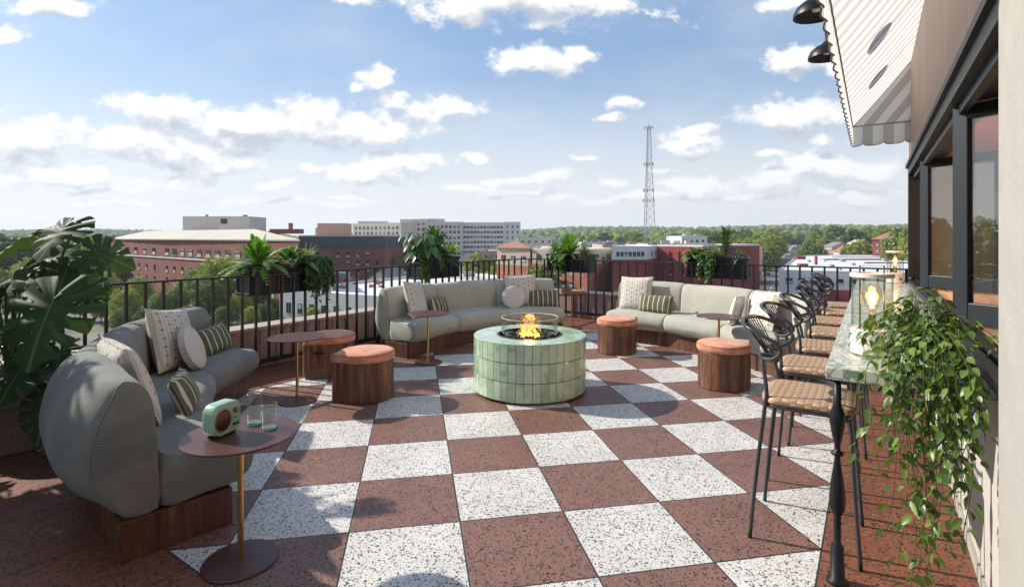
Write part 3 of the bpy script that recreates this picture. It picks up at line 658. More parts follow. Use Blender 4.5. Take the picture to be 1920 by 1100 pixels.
for k, (x, y, z, a) in enumerate(rp):
    if k < 5: o = obj('lava_rock', rocks[k], M_rock, fp); protos.append(o)
    else: o = protos[k % 5].copy(); C.objects.link(o)
    o.location = (x, y, z); o.rotation_euler = (a, a*2, a*3); q = random.uniform(.7, 1.4); o.scale = (q, q, q)
def flame(x, y, h_, r_, seed):
    rnd = random.Random(seed); pts = []; rs = []; ph = rnd.random()*6
    for i in range(12):
        t = i/11; pts.append((.035*sin(ph+8*t)*t**.7, .03*cos(ph*1.3+6*t)*t, h_*t)); rs.append(max(.0006, r_*(sin(pi*min(1, t*.85+.22)))*(1-t)**.4*(1+.5*sin(14*t+ph))))
    mb = MB(); mb.tube(pts, rs, 10); o = obj('flame', mb, M_flame, fp, smooth=True); o.location = (x, y, PH-.03); return o
for k in range(34): flame(random.uniform(-.10, .10), random.uniform(-.06, .06), random.uniform(.06, .235), random.uniform(.005, .011), k)
for k in range(16): flame(random.uniform(-.09, .09), random.uniform(-.09, .09), random.uniform(.03, .07), random.uniform(.009, .016), 40+k)
fl = bpy.data.lights.new('firelight', 'POINT'); fl.energy = 3.0; fl.color = (1, .42, .1); fl.shadow_soft_size = .06; flo = bpy.data.objects.new('firelight', fl); C.objects.link(flo); flo.location = (-2.98, 4.66, PH+.06); flo.parent = None

# ------------------------------------------------------------ sofas
def sofa(v0, dirs, wid, label, mt):
    vs_ = [V((v0[0], v0[1], 0))]
    for d in dirs: vs_.append(vs_[-1]+V((cos(R(d)), sin(R(d)), 0))*wid)
    ns = [V((cos(R(d+90)), sin(R(d+90)), 0)) for d in dirs]
    def mit(i):
        if i == 0: return ns[0]
        if i == len(dirs): return ns[-1]
        b = (ns[i-1]+ns[i]).normalized(); return b/b.dot(ns[i])
    mid = vs_[0].lerp(vs_[-1], .5); root = thing('curved_sofa', label, 'sofa', (mid.x, mid.y, 0), 0, 'curved sofas around the fire pit')
    off = -V((mid.x, mid.y, 0))
    poly = [(vs_[i]+off) for i in range(len(vs_))]+[(vs_[i]+mit(i)*.515+off) for i in range(len(vs_)-1, -1, -1)]
    mb = MB(); mb.prism([(p.x, p.y) for p in poly], .0, .20); obj('plinth', mb, M_walnut_h, root, bevel=.004)
    SEAT = [(.35, .205), (.16, .20), (.02, .20), (-.06, .22), (-.115, .27), (-.135, .335), (-.12, .40), (-.075, .445), (-.01, .463), (.10, .468), (.25, .466), (.35, .462)]
    BACK = [(.352, .21), (.352, .46), (.358, .60), (.372, .73), (.395, .81), (.435, .865), (.50, .890), (.57, .872), (.635, .81), (.69, .70), (.722, .56), (.722, .44), (.675, .335), (.59, .262), (.49, .212)]
    def sweep(name, prof, i, thick):
        pr = [(p.x, p.y) for p in cat([(a, b, 0) for a, b in prof], 3, True)]
        cx = sum(p[0] for p in pr)/len(pr); cz = sum(p[1] for p in pr)/len(pr); S = mit(i); E = mit(i+1); a, b = vs_[i]+off, vs_[i+1]+off
        fs_, fe = (i == 0), (i == len(dirs)-1)
        dl = [0, .004, .012, .025, .045, .08, .12, .17, .23, .30, .38, .46]; tt = [d/wid for d in dl[:-1]]+[.5]; tt = tt+[1-t for t in tt[::-1][1:]]
        mb = MB(); rings = []; peri = [0]
        for k in range(1, len(pr)+1): peri.append(peri[-1]+hypot(pr[k % len(pr)][0]-pr[k-1][0], pr[k % len(pr)][1]-pr[k-1][1]))
        for t in tt:
            e0 = t*wid; e1 = (1-t)*wid; ins = 0; rear = 0
            for e, free in ((e0, fs_), (e1, fe)):
                rad = (.10 if thick else .05) if free else .04; dep = (.05 if thick else .014) if free else .022
                if free and not thick and e < .45: rear = .125*(1-sqrt(max(0, 1-((.45-e)/.45)**2)))+.0
                if e < rad: ins = max(ins, dep*(1-sqrt(max(0, 1-((rad-e)/rad)**2))))
            puff = .010*sin(pi*t); ring = []
            for (d, z) in pr:
                vx, vz = d-cx, z-cz; L = hypot(vx, vz); k = (L-ins+puff*(1 if z > .3 else 0))/L; dd = cx+vx*k-rear*max(0, min(1, (d-cx+.04)/.16)); zz = max(.201, cz+vz*k); zz += .012*mn.noise(V((t*3+i*7, dd*4, zz*3)))+.005*mn.noise(V((t*9+i*7, dd*11, zz*5)))
                pS = a+S*dd; pE = b+E*dd; q = pS.lerp(pE, t); ring.append((q.x, q.y, zz))
            rings.append(ring)
        n = len(pr); vs = [p for r in rings for p in r]; fs = []; uv = []
        for r in range(len(rings)-1):
            for k in range(n): fs.append((r*n+k, r*n+(k+1) % n, (r+1)*n+(k+1) % n, (r+1)*n+k)); u0, u1 = tt[r]*wid, tt[r+1]*wid; uv.append([(u0, peri[k]), (u0, peri[k+1]), (u1, peri[k+1]), (u1, peri[k])])
        fs.append(tuple(range(n))[::-1]); uv.append([(p[0], p[1]) for p in pr][::-1]); fs.append(tuple((len(rings)-1)*n+k for k in range(n))); uv.append([(p[0], p[1]) for p in pr])
        mb.add(vs, fs, 0, uv); o = obj(name, mb, mt, root, smooth='auto', angle=50)
        for r, free in ((0, fs_), (len(rings)-1, fe)):
            if free: m2 = MB(); m2.tube(rings[2 if r == 0 else len(rings)-3], .0045, 5, True); obj('piping', m2, M_pipe, o, smooth=True)
        return o
    for i in range(len(dirs)): sweep('seat', SEAT, i, True); sweep('backrest', BACK, i, False)
    def at(s, d, z):
        i = min(int(s/wid), len(dirs)-1); q = vs_[i]+V((cos(R(dirs[i])), sin(R(dirs[i])), 0))*(s-i*wid)+ns[i]*d; return V((q.x, q.y, z)), R(dirs[i])
    return at
sa = sofa((-2.95, 1.53), (171, 149.5, 128), .955, 'left curved sofa in sage weave with shade put into its colour, beside the monstera, partly shaded', M_sofa_shaded)
sb = sofa((-5.03, 4.887), (91, 71, 51), .95, 'middle curved sage sofa in the railing corner behind the fire pit', M_sofa_lit)
sd = sofa((-3.408, 7.603), (-2, -22, -42), .95, 'right curved sage sofa behind the bar stools and two ottomans', M_sofa_lit)

# pillows
def pillow(name, w_, h_, th, m_, label, at, s, d, lean, yaw=0, roll=0, z=None, group='scatter cushions on the curved sofas'):
    N = 16; vs = []; fs = []
    for side in (1, -1):
        for i in range(N+1):
            for j in range(N+1):
                a = -1+2*i/N; b = -1+2*j/N; x = a*w_/2*(1-.07*(1-b*b)); y = b*h_/2*(1-.07*(1-a*a)); e = max(0, (1-abs(a)**2.6))*max(0, (1-abs(b)**2.6))
                zz = side*th/2*(e**.42)*(1+.10*mn.noise(V((a*1.7, b*1.7, s*9+side)))); vs.append((x, y, zz))
    M1 = (N+1)**2
    for sd_ in range(2):
        for i in range(N):
            for j in range(N):
                q = sd_*M1+i*(N+1)+j; f = (q, q+N+1, q+N+2, q+1); fs.append(f if sd_ == 0 else f[::-1])
    mb = MB(); mb.add(vs, fs); o = obj(name, mb, m_, None, smooth=True)
    ed = [(-1+2*k/16, -1) for k in range(16)]+[(1, -1+2*k/16) for k in range(16)]+[(1-2*k/16, 1) for k in range(16)]+[(-1, 1-2*k/16) for k in range(16)]
    m2 = MB(); m2.tube([(a*w_/2*(1-.07*(1-b*b)), b*h_/2*(1-.07*(1-a*a)), 0) for a, b in ed], .0045, 5, True); obj('piping', m2, M_pipe if m_ == M_stripe else mat('cream_piping', (.5, .46, .38), .9), o, smooth=True)
    place(o, at, s, d, lean, yaw, roll, h_, z); tag(o, label, 'cushion', group); return o
def place(o, at, s, d, lean, yaw, roll, h_, z=None):
    p, a = at(s, d, 0); z = (.462+h_/2*cos(R(lean))) if z is None else z
    # local x across, local y up, local +z towards the room
    Mx = Matrix.Rotation(a+R(yaw), 4, 'Z') @ Matrix.Rotation(R(90-lean), 4, 'X') @ Matrix.Rotation(R(roll), 4, 'Z')
    o.matrix_world = Matrix.Translation((p.x, p.y, z)) @ Mx; o.rotation_mode = 'XYZ'
def roundpillow(label, at, s, d, lean, yaw, z=None, r=.17):
    mb = MB(); mb.lathe([(0, -.045), (r*.6, -.043), (r*.93, -.032), (r, -.02), (r, .02), (r*.93, .032), (r*.6, .043), (0, .045)], 40, cap=False); o = obj('round_cushion', mb, M_dots, None, smooth=True)
    m2 = MB()
    for zz in (.022, -.022): m2.tube([(r*cos(2*pi*k/40), r*sin(2*pi*k/40), zz) for k in range(40)], .004, 5, True)
    obj('piping', m2, mat('cream_piping', (.5, .46, .38), .9), o, smooth=True)
    place(o, at, s, d, lean, yaw, 0, 2*r, z); tag(o, label, 'cushion', 'scatter cushions on the curved sofas')
FL, SP = M_floral, M_stripe
pillow('floral_cushion', .54, .54, .17, FL, 'large block print cushion on the near end of the left sofa', sa, .80, .33, 20, 4, 3)
pillow('striped_cushion', .40, .26, .13, SP, 'olive striped cushion half hidden behind the near floral cushion', sa, .80, .03, 24, -22, 0)
pillow('floral_cushion', .55, .54, .17, FL, 'upright floral cushion against the middle of the left sofa', sa, 2.0, .27, 16, 0, -7)
roundpillow('round dotted cushion in front of the upright floral cushion, left sofa', sa, 1.99, .10, 20, 10, r=.19)
pillow('striped_cushion', .46, .28, .14, SP, 'olive striped cushion at the railing end of the left sofa', sa, 2.62, .22, 22, -6, 3)
pillow('floral_cushion', .53, .53, .16, FL, 'floral cushion at the left end of the middle sofa', sb, .42, .25, 16, 20, -5)
pillow('striped_cushion', .40, .26, .13, SP, 'small olive striped cushion beside the floral one, left on the middle sofa', sb, .88, .22, 20, 8, -2)
pillow('floral_cushion', .53, .53, .15, FL, 'floral cushion standing behind the pale round one, middle sofa', sb, 2.22, .27, 14, -6, 2)
roundpillow('round cushion with fine dots on the middle sofa behind the flames', sb, 2.05, .12, 18, -12, r=.185)
pillow('striped_cushion', .54, .29, .13, SP, 'wide olive striped cushion at the right end of the middle sofa', sb, 2.56, .13, 20, -12, 0)
pillow('floral_cushion', .53, .53, .15, FL, 'floral cushion at the left end of the right sofa', sd, .35, .26, 15, 0, 2)
pillow('striped_cushion', .54, .28, .13, SP, 'olive striped cushion left on the right sofa, overlapping the floral one', sd, .72, .12, 20, -4, 0)
pillow('plain_cushion', .40, .38, .12, mat('white_linen', (.66, .65, .62), .9), 'white cushion seen edge on, right part of the right sofa', sd, 1.93, .14, 14, -52, 4)
pillow('floral_cushion', .50, .48, .15, FL, 'floral cushion at the bar end of the right sofa, behind the stools', sd, 2.32, .22, 18, -4, 5)

# ------------------------------------------------------------ ottomans
def ottoman(x, y, rz, label, panel=False):
    # teardrop plan: round body with one squared corner
    r = .262; pts = []
    for k in range(0, 271, 10): a = R(k-45+0); pts.append((r*cos(a), r*sin(a)))
    # pts runs from -45 to 225 deg ; corner at -90
    c = r*1.30; pts += [(-.035, -c+.03), (-.012, -c), (.012, -c), (.035, -c+.03)]
    t = thing('ottoman', label, 'ottoman', (x, y, 0), rz, 'walnut ottomans with coral seat pads')
    mb = MB(); mb.prism(pts, .004, .385); b = obj('body', mb, M_walnut, t, bevel=.006)
    mb = MB(); vs = []; n = len(pts); lv = [(.99, .387), (1.03, .395), (1.045, .415), (1.04, .445), (1.0, .465), (.93, .475), (.7, .483), (.35, .487)]
    for (k, z) in lv: vs += [(p[0]*k, p[1]*k, z) for p in pts]
    fs = [(i*n+k, i*n+(k+1) % n, (i+1)*n+(k+1) % n, (i+1)*n+k) for i in range(len(lv)-1) for k in range(n)]+[tuple(range(n))[::-1], tuple((len(lv)-1)*n+k for k in range(n))]
    mb.add([(x_, y_, z_-.008*math.exp(-(x_*x_+y_*y_)/.02)+.003*mn.noise(V((x_*9+x, y_*9, 0)))) for x_, y_, z_ in vs], fs); pad = obj('seat_pad', mb, M_orange, t, smooth=True)
    m2 = MB(); m2.tube([(p[0]*1.03, p[1]*1.03, .458) for p in pts], .0035, 5, True); obj('piping', m2, mat('coral_piping', (.40, .15, .085), .9), pad, smooth=True)
    if panel:
        mb = MB(); a, b2 = V((-.20, -.20, 0)), V((-.04, -c+.02, 0)); d = (b2-a); n_ = V((d.y, -d.x, 0)).normalized(); m_ = a.lerp(b2, .5)
        mb.box((m_.x-n_.x*-.012, m_.y-n_.y*-.012, .20), (d.length, .02, .37), atan2(d.y, d.x)); obj('upholstered_side', mb, M_orange, t, bevel=.006)
        mb = MB(); s_ = V((.20, -.20, 0)); e_ = V((.04, -c+.02, 0)); d = e_-s_; n_ = V((-d.y, d.x, 0)).normalized(); m_ = s_.lerp(e_, .45); n_ = -n_ if n_.x < 0 else n_
        mb.box((m_.x+n_.x*.002, m_.y+n_.y*.002, .30), (.12, .012, .022), atan2(d.y, d.x)); obj('hand_slot', mb, M_dark, t)
    return t
ottoman(-2.936, 6.84, R(150), 'walnut ottoman with coral pad between the fire pit and the right sofa')
ottoman(-1.32, 5.925, R(140), 'walnut ottoman with coral pad nearest the bar stools')
ottoman(-4.17, 3.50, R(-22), 'teardrop walnut ottoman in front of the fire pit, left of it, nearer the camera')
ottoman(-5.23, 3.864, R(0), 'walnut ottoman with hand slot by the railing behind a plum side table', True)

# ------------------------------------------------------------ side tables
def side_table(x, y, label, h_=.63, r=.265):
    t = thing('side_table', label, 'side table', (x, y, 0), 0, 'round plum side tables on brass stems')
    mb = MB(); mb.lathe([(r-.012, h_-.012), (r-.002, h_-.009), (r, h_-.004), (r-.002, h_), (0, h_)], 64, cap=True); obj('table_top', mb, M_plum, t, smooth='auto')
    mb = MB(); mb.lathe([(.014, .01), (.014, h_-.012)], 20); mb.lathe([(.03, h_-.018), (.03, h_-.012)], 20); obj('stem', mb, M_brass, t, smooth='auto')
    mb = MB(); mb.lathe([(.172, .002), (.175, .006), (.170, .012), (.02, .016), (0, .016)], 48); obj('base_disc', mb, M_plum, t, smooth='auto')
    return t
TA = (-2.572, 1.374)
side_table(*TA, 'near round side table carrying the mint radio and two glasses')
side_table(-4.613, 3.017, 'side table in front of the ottoman with the hand slot, left of the fire pit')
side_table(-4.66, 4.89, 'side table in front of the left end of the middle sofa')
side_table(-4.345, 8.166, 'side table with a snack tray between the middle and right sofas')
side_table(-1.55, 6.72, 'side table in front of the right sofa behind the ottoman')
# radio
def radio():
    o_ = V((0, 0, 0)); loc = RT*-1.425+FW*2.575; t = thing('radio', 'small mint retro radio with round copper grille on the near side table', 'radio', (loc.x, loc.y, .631), YAW+R(-10)+R(82))
    W_, Hh, Dp = .165, .155, .075
    def rr(w_, h_, r, n=7):
        out = []
        for cx_, cz_, a0 in ((w_/2-r, h_/2-r, 0), (-w_/2+r, h_/2-r, 90), (-w_/2+r, -h_/2+r, 180), (w_/2-r, -h_/2+r, 270)):
            for k in range(n+1): a = R(a0+90*k/n); out.append((cx_+r*cos(a), cz_+r*sin(a)))
        return out
    mb = MB(); vs = []; lv = [(-Dp/2, .93), (-Dp/2+.006, .985), (-Dp/2+.014, 1), (Dp/2-.014, 1), (Dp/2-.006, .985), (Dp/2, .93)]; n = 0
    for y, k in lv:
        p = rr(W_*k, Hh*k, .045*k); n = len(p); vs += [(a, y, b+Hh/2+.006) for a, b in p]
    fs = [(i*n+k, i*n+(k+1) % n, (i+1)*n+(k+1) % n, (i+1)*n+k) for i in range(5) for k in range(n)]+[tuple(range(n))[::-1], tuple(5*n+k for k in range(n))]; mb.add(vs, fs); obj('case', mb, M_mint, t, smooth='auto', angle=40)
    f = -Dp/2; cx_, cz_ = -.028, Hh/2+.003; mb = MB(); mb.tube([(cx_+.045*cos(2*pi*k/40), f-.002, cz_+.052*sin(2*pi*k/40)) for k in range(40)], .0028, 6, True)
    for k in range(-4, 5): x = cx_+k*.0095; z = .052*sqrt(max(0, 1-((x-cx_)/.045)**2)); mb.tube([(x, f-.001, cz_-z), (x, f-.001, cz_+z)], .0020, 5)
    obj('grille', mb, M_copper, t, smooth=True)
    mb = MB(); vs = [(cx_+.045*cos(2*pi*k/40), f-.0006, cz_+.052*sin(2*pi*k/40)) for k in range(40)]; mb.add(vs, [tuple(range(40))]); obj('speaker_mesh', mb, M_dark, t)
    for (x, z, r) in ((.047, Hh*.72, .013), ):
        mb = MB(); mb.lathe([(r, 0), (r, .014), (r*.8, .017), (0, .017)], 24); o = obj('tuning_knob', mb, M_copper, t, smooth='auto'); o.location = (x, f, z); o.rotation_euler.x = R(90)
    for k in range(3):
        mb = MB(); mb.lathe([(.005, 0), (.005, .006), (0, .006)], 12); o = obj('button', mb, M_black, t, smooth='auto'); o.location = (.033+k*.013, f, .045); o.rotation_euler.x = R(90)
    mb = MB(); mb.box((.046, f-.0005, .075), (.026, .001, .003)); obj('lettering_bar', mb, M_black, t)
    mb = MB()
    for sx in (-.05, .05): mb.box((sx, 0, .003), (.02, .05, .007))
    obj('foot_rubber', mb, M_black, t)
radio()
def tumbler(x, y, h_, r, label, z=.63):
    t = thing('drinking_glass', label, 'glass', (x, y, z), 0, 'amber rimmed glasses on the near side table')
    mb = MB(); mb.lathe([(r*.94, .012), (r, h_), (r-.0022, h_), (r*.90, .016)], 40, cap=False); obj('wall', mb, M_glass, t, smooth='auto')
    mb = MB(); mb.lathe([(r*.9, .001), (r*.95, .006), (r*.94, .013), (.0, .011)], 40); obj('thick_base', mb, M_aqua, t, smooth='auto')
    mb = MB(); mb.tube([(r*cos(2*pi*k/40), r*sin(2*pi*k/40), h_) for k in range(40)], .0024, 6, True); obj('rim', mb, M_rimglass, t, smooth=True)
g1 = RT*-1.335+FW*2.72; g2 = RT*-1.228+FW*2.655
tumbler(g1.x, g1.y, .158, .036, 'tall clear tumbler with amber rim, behind the shorter one'); tumbler(g2.x, g2.y, .122, .036, 'short clear tumbler with amber rim on the near side table')
# tray
t = thing('snack_tray', 'wooden tray of snacks on the side table between two sofas', 'tray', (-4.345, 8.166, .631), YAW)
mb = MB(); mb.box((0, 0, .006), (.40, .26, .012)); obj('board', mb, M_woodledge, t, bevel=.003)
mb = MB()
for (x, y, dx, dy) in ((0, .125, .40, .012), (0, -.125, .40, .012), (.195, 0, .012, .238), (-.195, 0, .012, .238)): mb.box((x, y, .02), (dx, dy, .03))
obj('tray_rim', mb, M_woodledge, t, bevel=.002)
mb = MB(); rnd = random.Random(3)
for k in range(60): vs, fs = blobverts((.018, .013, .008), k, 1); cx_ = rnd.uniform(.0, .17); cy_ = rnd.uniform(-.10, .10); cz_ = .018+rnd.random()*.02; mb.add([(a+cx_, b+cy_, c+cz_) for a, b, c in vs], fs)
o = obj('crackers', mb, mat('cracker', (.50, .36, .17), .8), t)
mb = MB()
for k in range(26): vs, fs = blobverts((.02, .016, .014), k+90, 1); cx_ = rnd.uniform(-.17, -.03); cy_ = rnd.uniform(-.09, .09); cz_ = .02+rnd.random()*.035; mb.add([(a+cx_, b+cy_, c+cz_) for a, b, c in vs], fs)
obj('nuts', mb, mat('dark_nut', (.10, .05, .03), .6), t)

# ------------------------------------------------------------ bar stools
def stool(x, y, label):
    t = thing('bar_stool', label, 'bar stool', (x, y, 0), 0, 'bar stools lined up along the counter')
    # seat (front is +x)
    mb = MB(); N = 18; vs = []; sw, sd_ = .22, .235
    def outl(a): 
        c_, s_ = cos(a), sin(a); e = 2/5.0; return (abs(c_)**e*(1 if c_ > 0 else -1), abs(s_)**e*(1 if s_ > 0 else -1))
    n = 40; lv = [(.90, .718), (.98, .724), (1.0, .738), (.985, .752), (.93, .760), (.7, .758), (.35, .752), (0.02, .750)]
    for k, z in lv:
        for i in range(n): a = outl(2*pi*i/n); xx = a[0]*sw*k+.005; vs.append((xx, a[1]*sd_*k, z-(.012*max(0, (xx-.12)/.1) if z > .73 else 0)))
    fs = [(i*n+k, i*n+(k+1) % n, (i+1)*n+(k+1) % n, (i+1)*n+k) for i in range(len(lv)-1) for k in range(n)]+[tuple(range(n))[::-1], tuple((len(lv)-1)*n+k for k in range(n))]
    mb.add(vs, fs); obj('seat', mb, M_cane, t, smooth=True)
    mb = MB(); mb.tube([(outl(2*pi*i/32)[0]*.205, outl(2*pi*i/32)[1]*.222, .712) for i in range(32)], .009, 6, True); obj('seat_frame', mb, M_stool, t, smooth=True)
    for sy in (-1, 1):
        mb = MB(); mb.tube(cat([(-.215, sy*.135, .955), (-.20, sy*.165, .90), (-.178, sy*.205, .78), (-.185, sy*.21, .70), (-.225, sy*.222, .35), (-.255, sy*.235, .002)], 5), .0102, 8); obj('leg', mb, M_stool, t, smooth=True)
        mb = MB(); mb.tube(cat([(.10, sy*.205, .706), (.17, sy*.208, .70), (.196, sy*.21, .66), (.215, sy*.222, .33), (.238, sy*.235, .002)], 5), .0102, 8); obj('leg', mb, M_stool, t, smooth=True)
    up = [(-.155, -.10, .952), (-.215, -.125, .958), (-.205, -.17, .950), (-.15, -.215, .958), (-.105, -.235, 1.0), (-.125, -.245, 1.045), (-.20, -.242, 1.085), (-.275, -.205, 1.115), (-.315, -.11, 1.128), (-.325, 0, 1.130)]
    loop = cat(up+[(x_, -y_, z_) for x_, y_, z_ in up[-2::-1]], 6, False)
    mb = MB(); mb.tube(loop, .0108, 8); mb.tube(cat([(-.155, -.10, .952), (-.20, -.05, .957), (-.215, 0, .958), (-.20, .05, .957), (-.155, .10, .952)], 4), .0098, 8); obj('arm_loop', mb, M_stool, t, smooth=True)
    mb = MB()
    for k in range(15):
        s_ = (k-7)/7; yt = s_*.17; xt = -.325+.06*s_*s_**3*s_ if False else -.325+.045*s_*s_; zt = 1.130-.014*s_*s_; mb.tube([(xt, yt, zt), (-.215+.035*s_*s_, s_*.085, .957)], .0036, 5)
    obj('cord_back', mb, M_black, t, smooth=True); return t
ords = ['nearest', 'second', 'third', 'fourth', 'fifth', 'sixth', 'farthest']
st0 = None
for k in range(7):
    lab = ['woven seat bar stool nearest the camera, beside the turned post', 'second woven bar stool counted from the turned post', 'third woven bar stool counted from the turned post', 'middle woven bar stool of the row of seven', 'fifth woven bar stool from the turned post', 'last but one woven bar stool towards the railing', 'woven bar stool at the railing end of the counter'][k]
    y = 3.255+.757*k
    if k == 0: st0 = stool(-.285, y, lab)
    else: dup(st0, (-.285+random.uniform(-.03, .02), y+random.uniform(-.02, .02), 0), R(random.uniform(-6, 6)), lab)

# ------------------------------------------------------------ lanterns and ivy pot
def lantern(x, y, label):
    t = thing('table_lantern', label, 'lantern', (x, y, 1.0), 0, 'glass lanterns with glowing bulbs on the counter')
    mb = MB(); mb.lathe([(.088, .002), (.093, .006), (.093, .125), (.089, .13), (0, .13)], 48); obj('base', mb, M_white_ceramic, t, smooth='auto')
    mb = MB(); mb.lathe([(.090, .13), (.090, .395), (.087, .395), (.087, .13)], 48, cap=False); obj('glass_cylinder', mb, M_glass, t, smooth='auto')
    mb = MB(); mb.lathe([(.093, .392), (.097, .395), (.097, .412), (.093, .415), (.076, .415), (.076, .392)], 48, cap=False); obj('top_ring', mb, M_white_ceramic, t, smooth='auto')
    d = RT*.062; mb = MB(); mb.tube([(-d.x, -d.y, .13), (-d.x, -d.y, .452), (d.x, d.y, .452), (d.x, d.y, .13)], .0042, 6); obj('handle', mb, M_brass, t)
    mb = MB(); mb.lathe([(.022, .13), (.022, .165), (.016, .17), (.016, .205), (0, .21)], 20); obj('socket', mb, M_brass, t, smooth='auto')
    mb = MB(); mb.lathe([(.015, .205), (.018, .225), (.034, .265), (.042, .30), (.040, .33), (.028, .352), (.0, .36)], 28, cap=False); b = obj('bulb', mb, M_bulbglass, t, smooth=True)
    mb = MB()
    for k in range(8): a = 2*pi*k/8; mb.tube([(.007*cos(a), .007*sin(a), .235), (.014*cos(a), .014*sin(a), .325)], .0011, 4)
    obj('filament', mb, M_fil, b)
    q = -FW*.093; mb = MB(); mb.lathe([(.016, 0), (.016, .008), (.013, .011), (0, .011)], 20); o = obj('dimmer_knob', mb, M_brass, t, smooth='auto'); o.location = (q.x, q.y, .055); o.rotation_euler = (R(90), 0, YAW)
    l = bpy.data.lights.new('lantern_light', 'POINT'); l.energy = .9; l.color = (1, .62, .3); l.shadow_soft_size = .03; lo = bpy.data.objects.new('lantern_light', l); C.objects.link(lo); lo.location = (x, y, 1.28)
lantern(-.003, 3.26, 'large lit glass lantern with white base at the near end of the counter')
lantern(.24, 8.46, 'lit glass lantern at the far railing end of the counter')

def leaf(mb, p, d, L, W_, droop=.3, nrm=V((0, 0, 1)), seg=4, cup=.15, tipw=.0, mi=0):
    d = d.normalized(); side = d.cross(nrm); side = side.normalized() if side.length > 1e-4 else d.orthogonal().normalized(); up = side.cross(d).normalized(); vs = []; uv = []; fs = []; uvs = []
    for i in range(seg+1):
        t = i/seg; wd = W_*(sin(pi*min(1, (t*.92+.04))**.75)) if tipw == 0 else W_*(1-t)**tipw; q = p+d*L*(t-.12*droop*t*t)-V((0, 0, 1))*L*droop*t*t; c = up*wd*cup
        vs += [q-side*wd/2+c, q, q+side*wd/2+c]; uv += [(-1, t), (0, t), (1, t)]
    for i in range(seg):
        a = i*3
        for j in (0, 1): f = (a+j, a+j+1, a+j+4, a+j+3); fs.append(f); uvs.append([uv[k] for k in f])
    mb.add(vs, fs, mi, uvs)
def rndv(r, up=0): 
    v_ = V((r.gauss(0, 1), r.gauss(0, 1), r.gauss(0, 1)+up)); return v_.normalized()
IV = random.Random(21)
pot = thing('white_planter_pot', 'white ceramic pot under trailing leaves at the near end of the counter', 'pot', (.205, 3.12, 1.0))
mb = MB(); mb.lathe([(.085, .002), (.115, .012), (.120, .15), (.114, .152), (.110, .135), (0, .13)], 48); obj('pot_body', mb, M_white_ceramic, pot, smooth='auto')
mb = MB(); mb.lathe([(.109, .131), (.05, .142), (0, .14)], 24, cap=False); obj('soil', mb, M_soil, pot)
iv = thing('trailing_plant', 'large trailing green plant spilling from the counter down towards the floor', 'plant', (0, 0, 0))
lm = MB(); sm = MB()
PC = V((.205, 3.12, 1.14))
def vine(pts, sz=1, dens=.030, r=.0016):
    c = cat(pts, 10); sm.tube(c, r, 4); acc = 0; k = 0
    for i in range(1, len(c)):
        acc += (c[i]-c[i-1]).length
        if acc > dens:
            acc = 0; k += 1; td = (c[i]-c[i-1]).normalized(); sd_ = V((cos(k*2.4+IV.random()), sin(k*2.4+IV.random()), IV.uniform(-.3, .35))); d = (sd_+td*.45).normalized(); pet = IV.uniform(.01, .025); p = c[i]+d*pet
            leaf(lm, p, (d+V((0, 0, -.35))).normalized(), IV.uniform(.026, .052)*sz, IV.uniform(.017, .030)*sz, IV.uniform(.1, .5), (V((0, 0, 1))+rndv(IV)*.75).normalized(), 4, .12)
for k in range(46):      # crown above and around the pot
    a = IV.uniform(0, 2*pi); r_ = IV.uniform(.05, .22); h_ = IV.uniform(.02, .20)*(1-r_/.36); e = PC+V((cos(a)*r_, sin(a)*r_, h_)); vine([PC+V((cos(a)*.06, sin(a)*.06, -.01)), PC+V((cos(a)*r_*.55, sin(a)*r_*.55, h_+.06)), e, e+V((cos(a)*.05, sin(a)*.05, -.06))])
for k in range(5):       # reaching towards the lantern
    e = PC+V((IV.uniform(-.28, -.12), IV.uniform(-.10, .12), IV.uniform(-.05, .1))); vine([PC, PC.lerp(e, .5)+V((0, 0, .09)), e, e+V((-.04, -.02, -.05))], 1, .035)
for k in range(44):      # trailing over the near edge of the counter
    x = IV.gauss(.19, .095); x = max(-.02, min(.33, x)); y = 2.765-IV.uniform(.0, .10)-max(0, x-.34)*1.0; depth = IV.uniform(.10, .62)*(1.15-abs(x-.16)*2.4); zb = 1.03-depth
    vine([PC+V((IV.uniform(-.08, .08), -.05, 0)), V(((PC.x+x)/2, 2.95, 1.12+IV.uniform(0, .08))), V((x, y+.02, 1.04)), V((x+IV.uniform(-.02, .02), y, (1.04+zb)/2)), V((x+IV.uniform(-.05, .05), y-IV.uniform(-.01, .04), zb))], 1, .027)
for (x, zb) in ((.13, .03), (.155, .12), (.10, .25), (.19, .22), (.21, .33), (.06, .36), (.25, .36), (.30, .42)):
    vine([PC, V((x, 2.92, 1.13)), V((x, 2.72, 1.03)), V((x+.02, 2.68, (1+zb)/2)), V((x-.015, 2.67, zb))], 1.1, .026)
obj('leaves', lm, M_ivy, iv, smooth=True); obj('vines', sm, M_stem, iv)

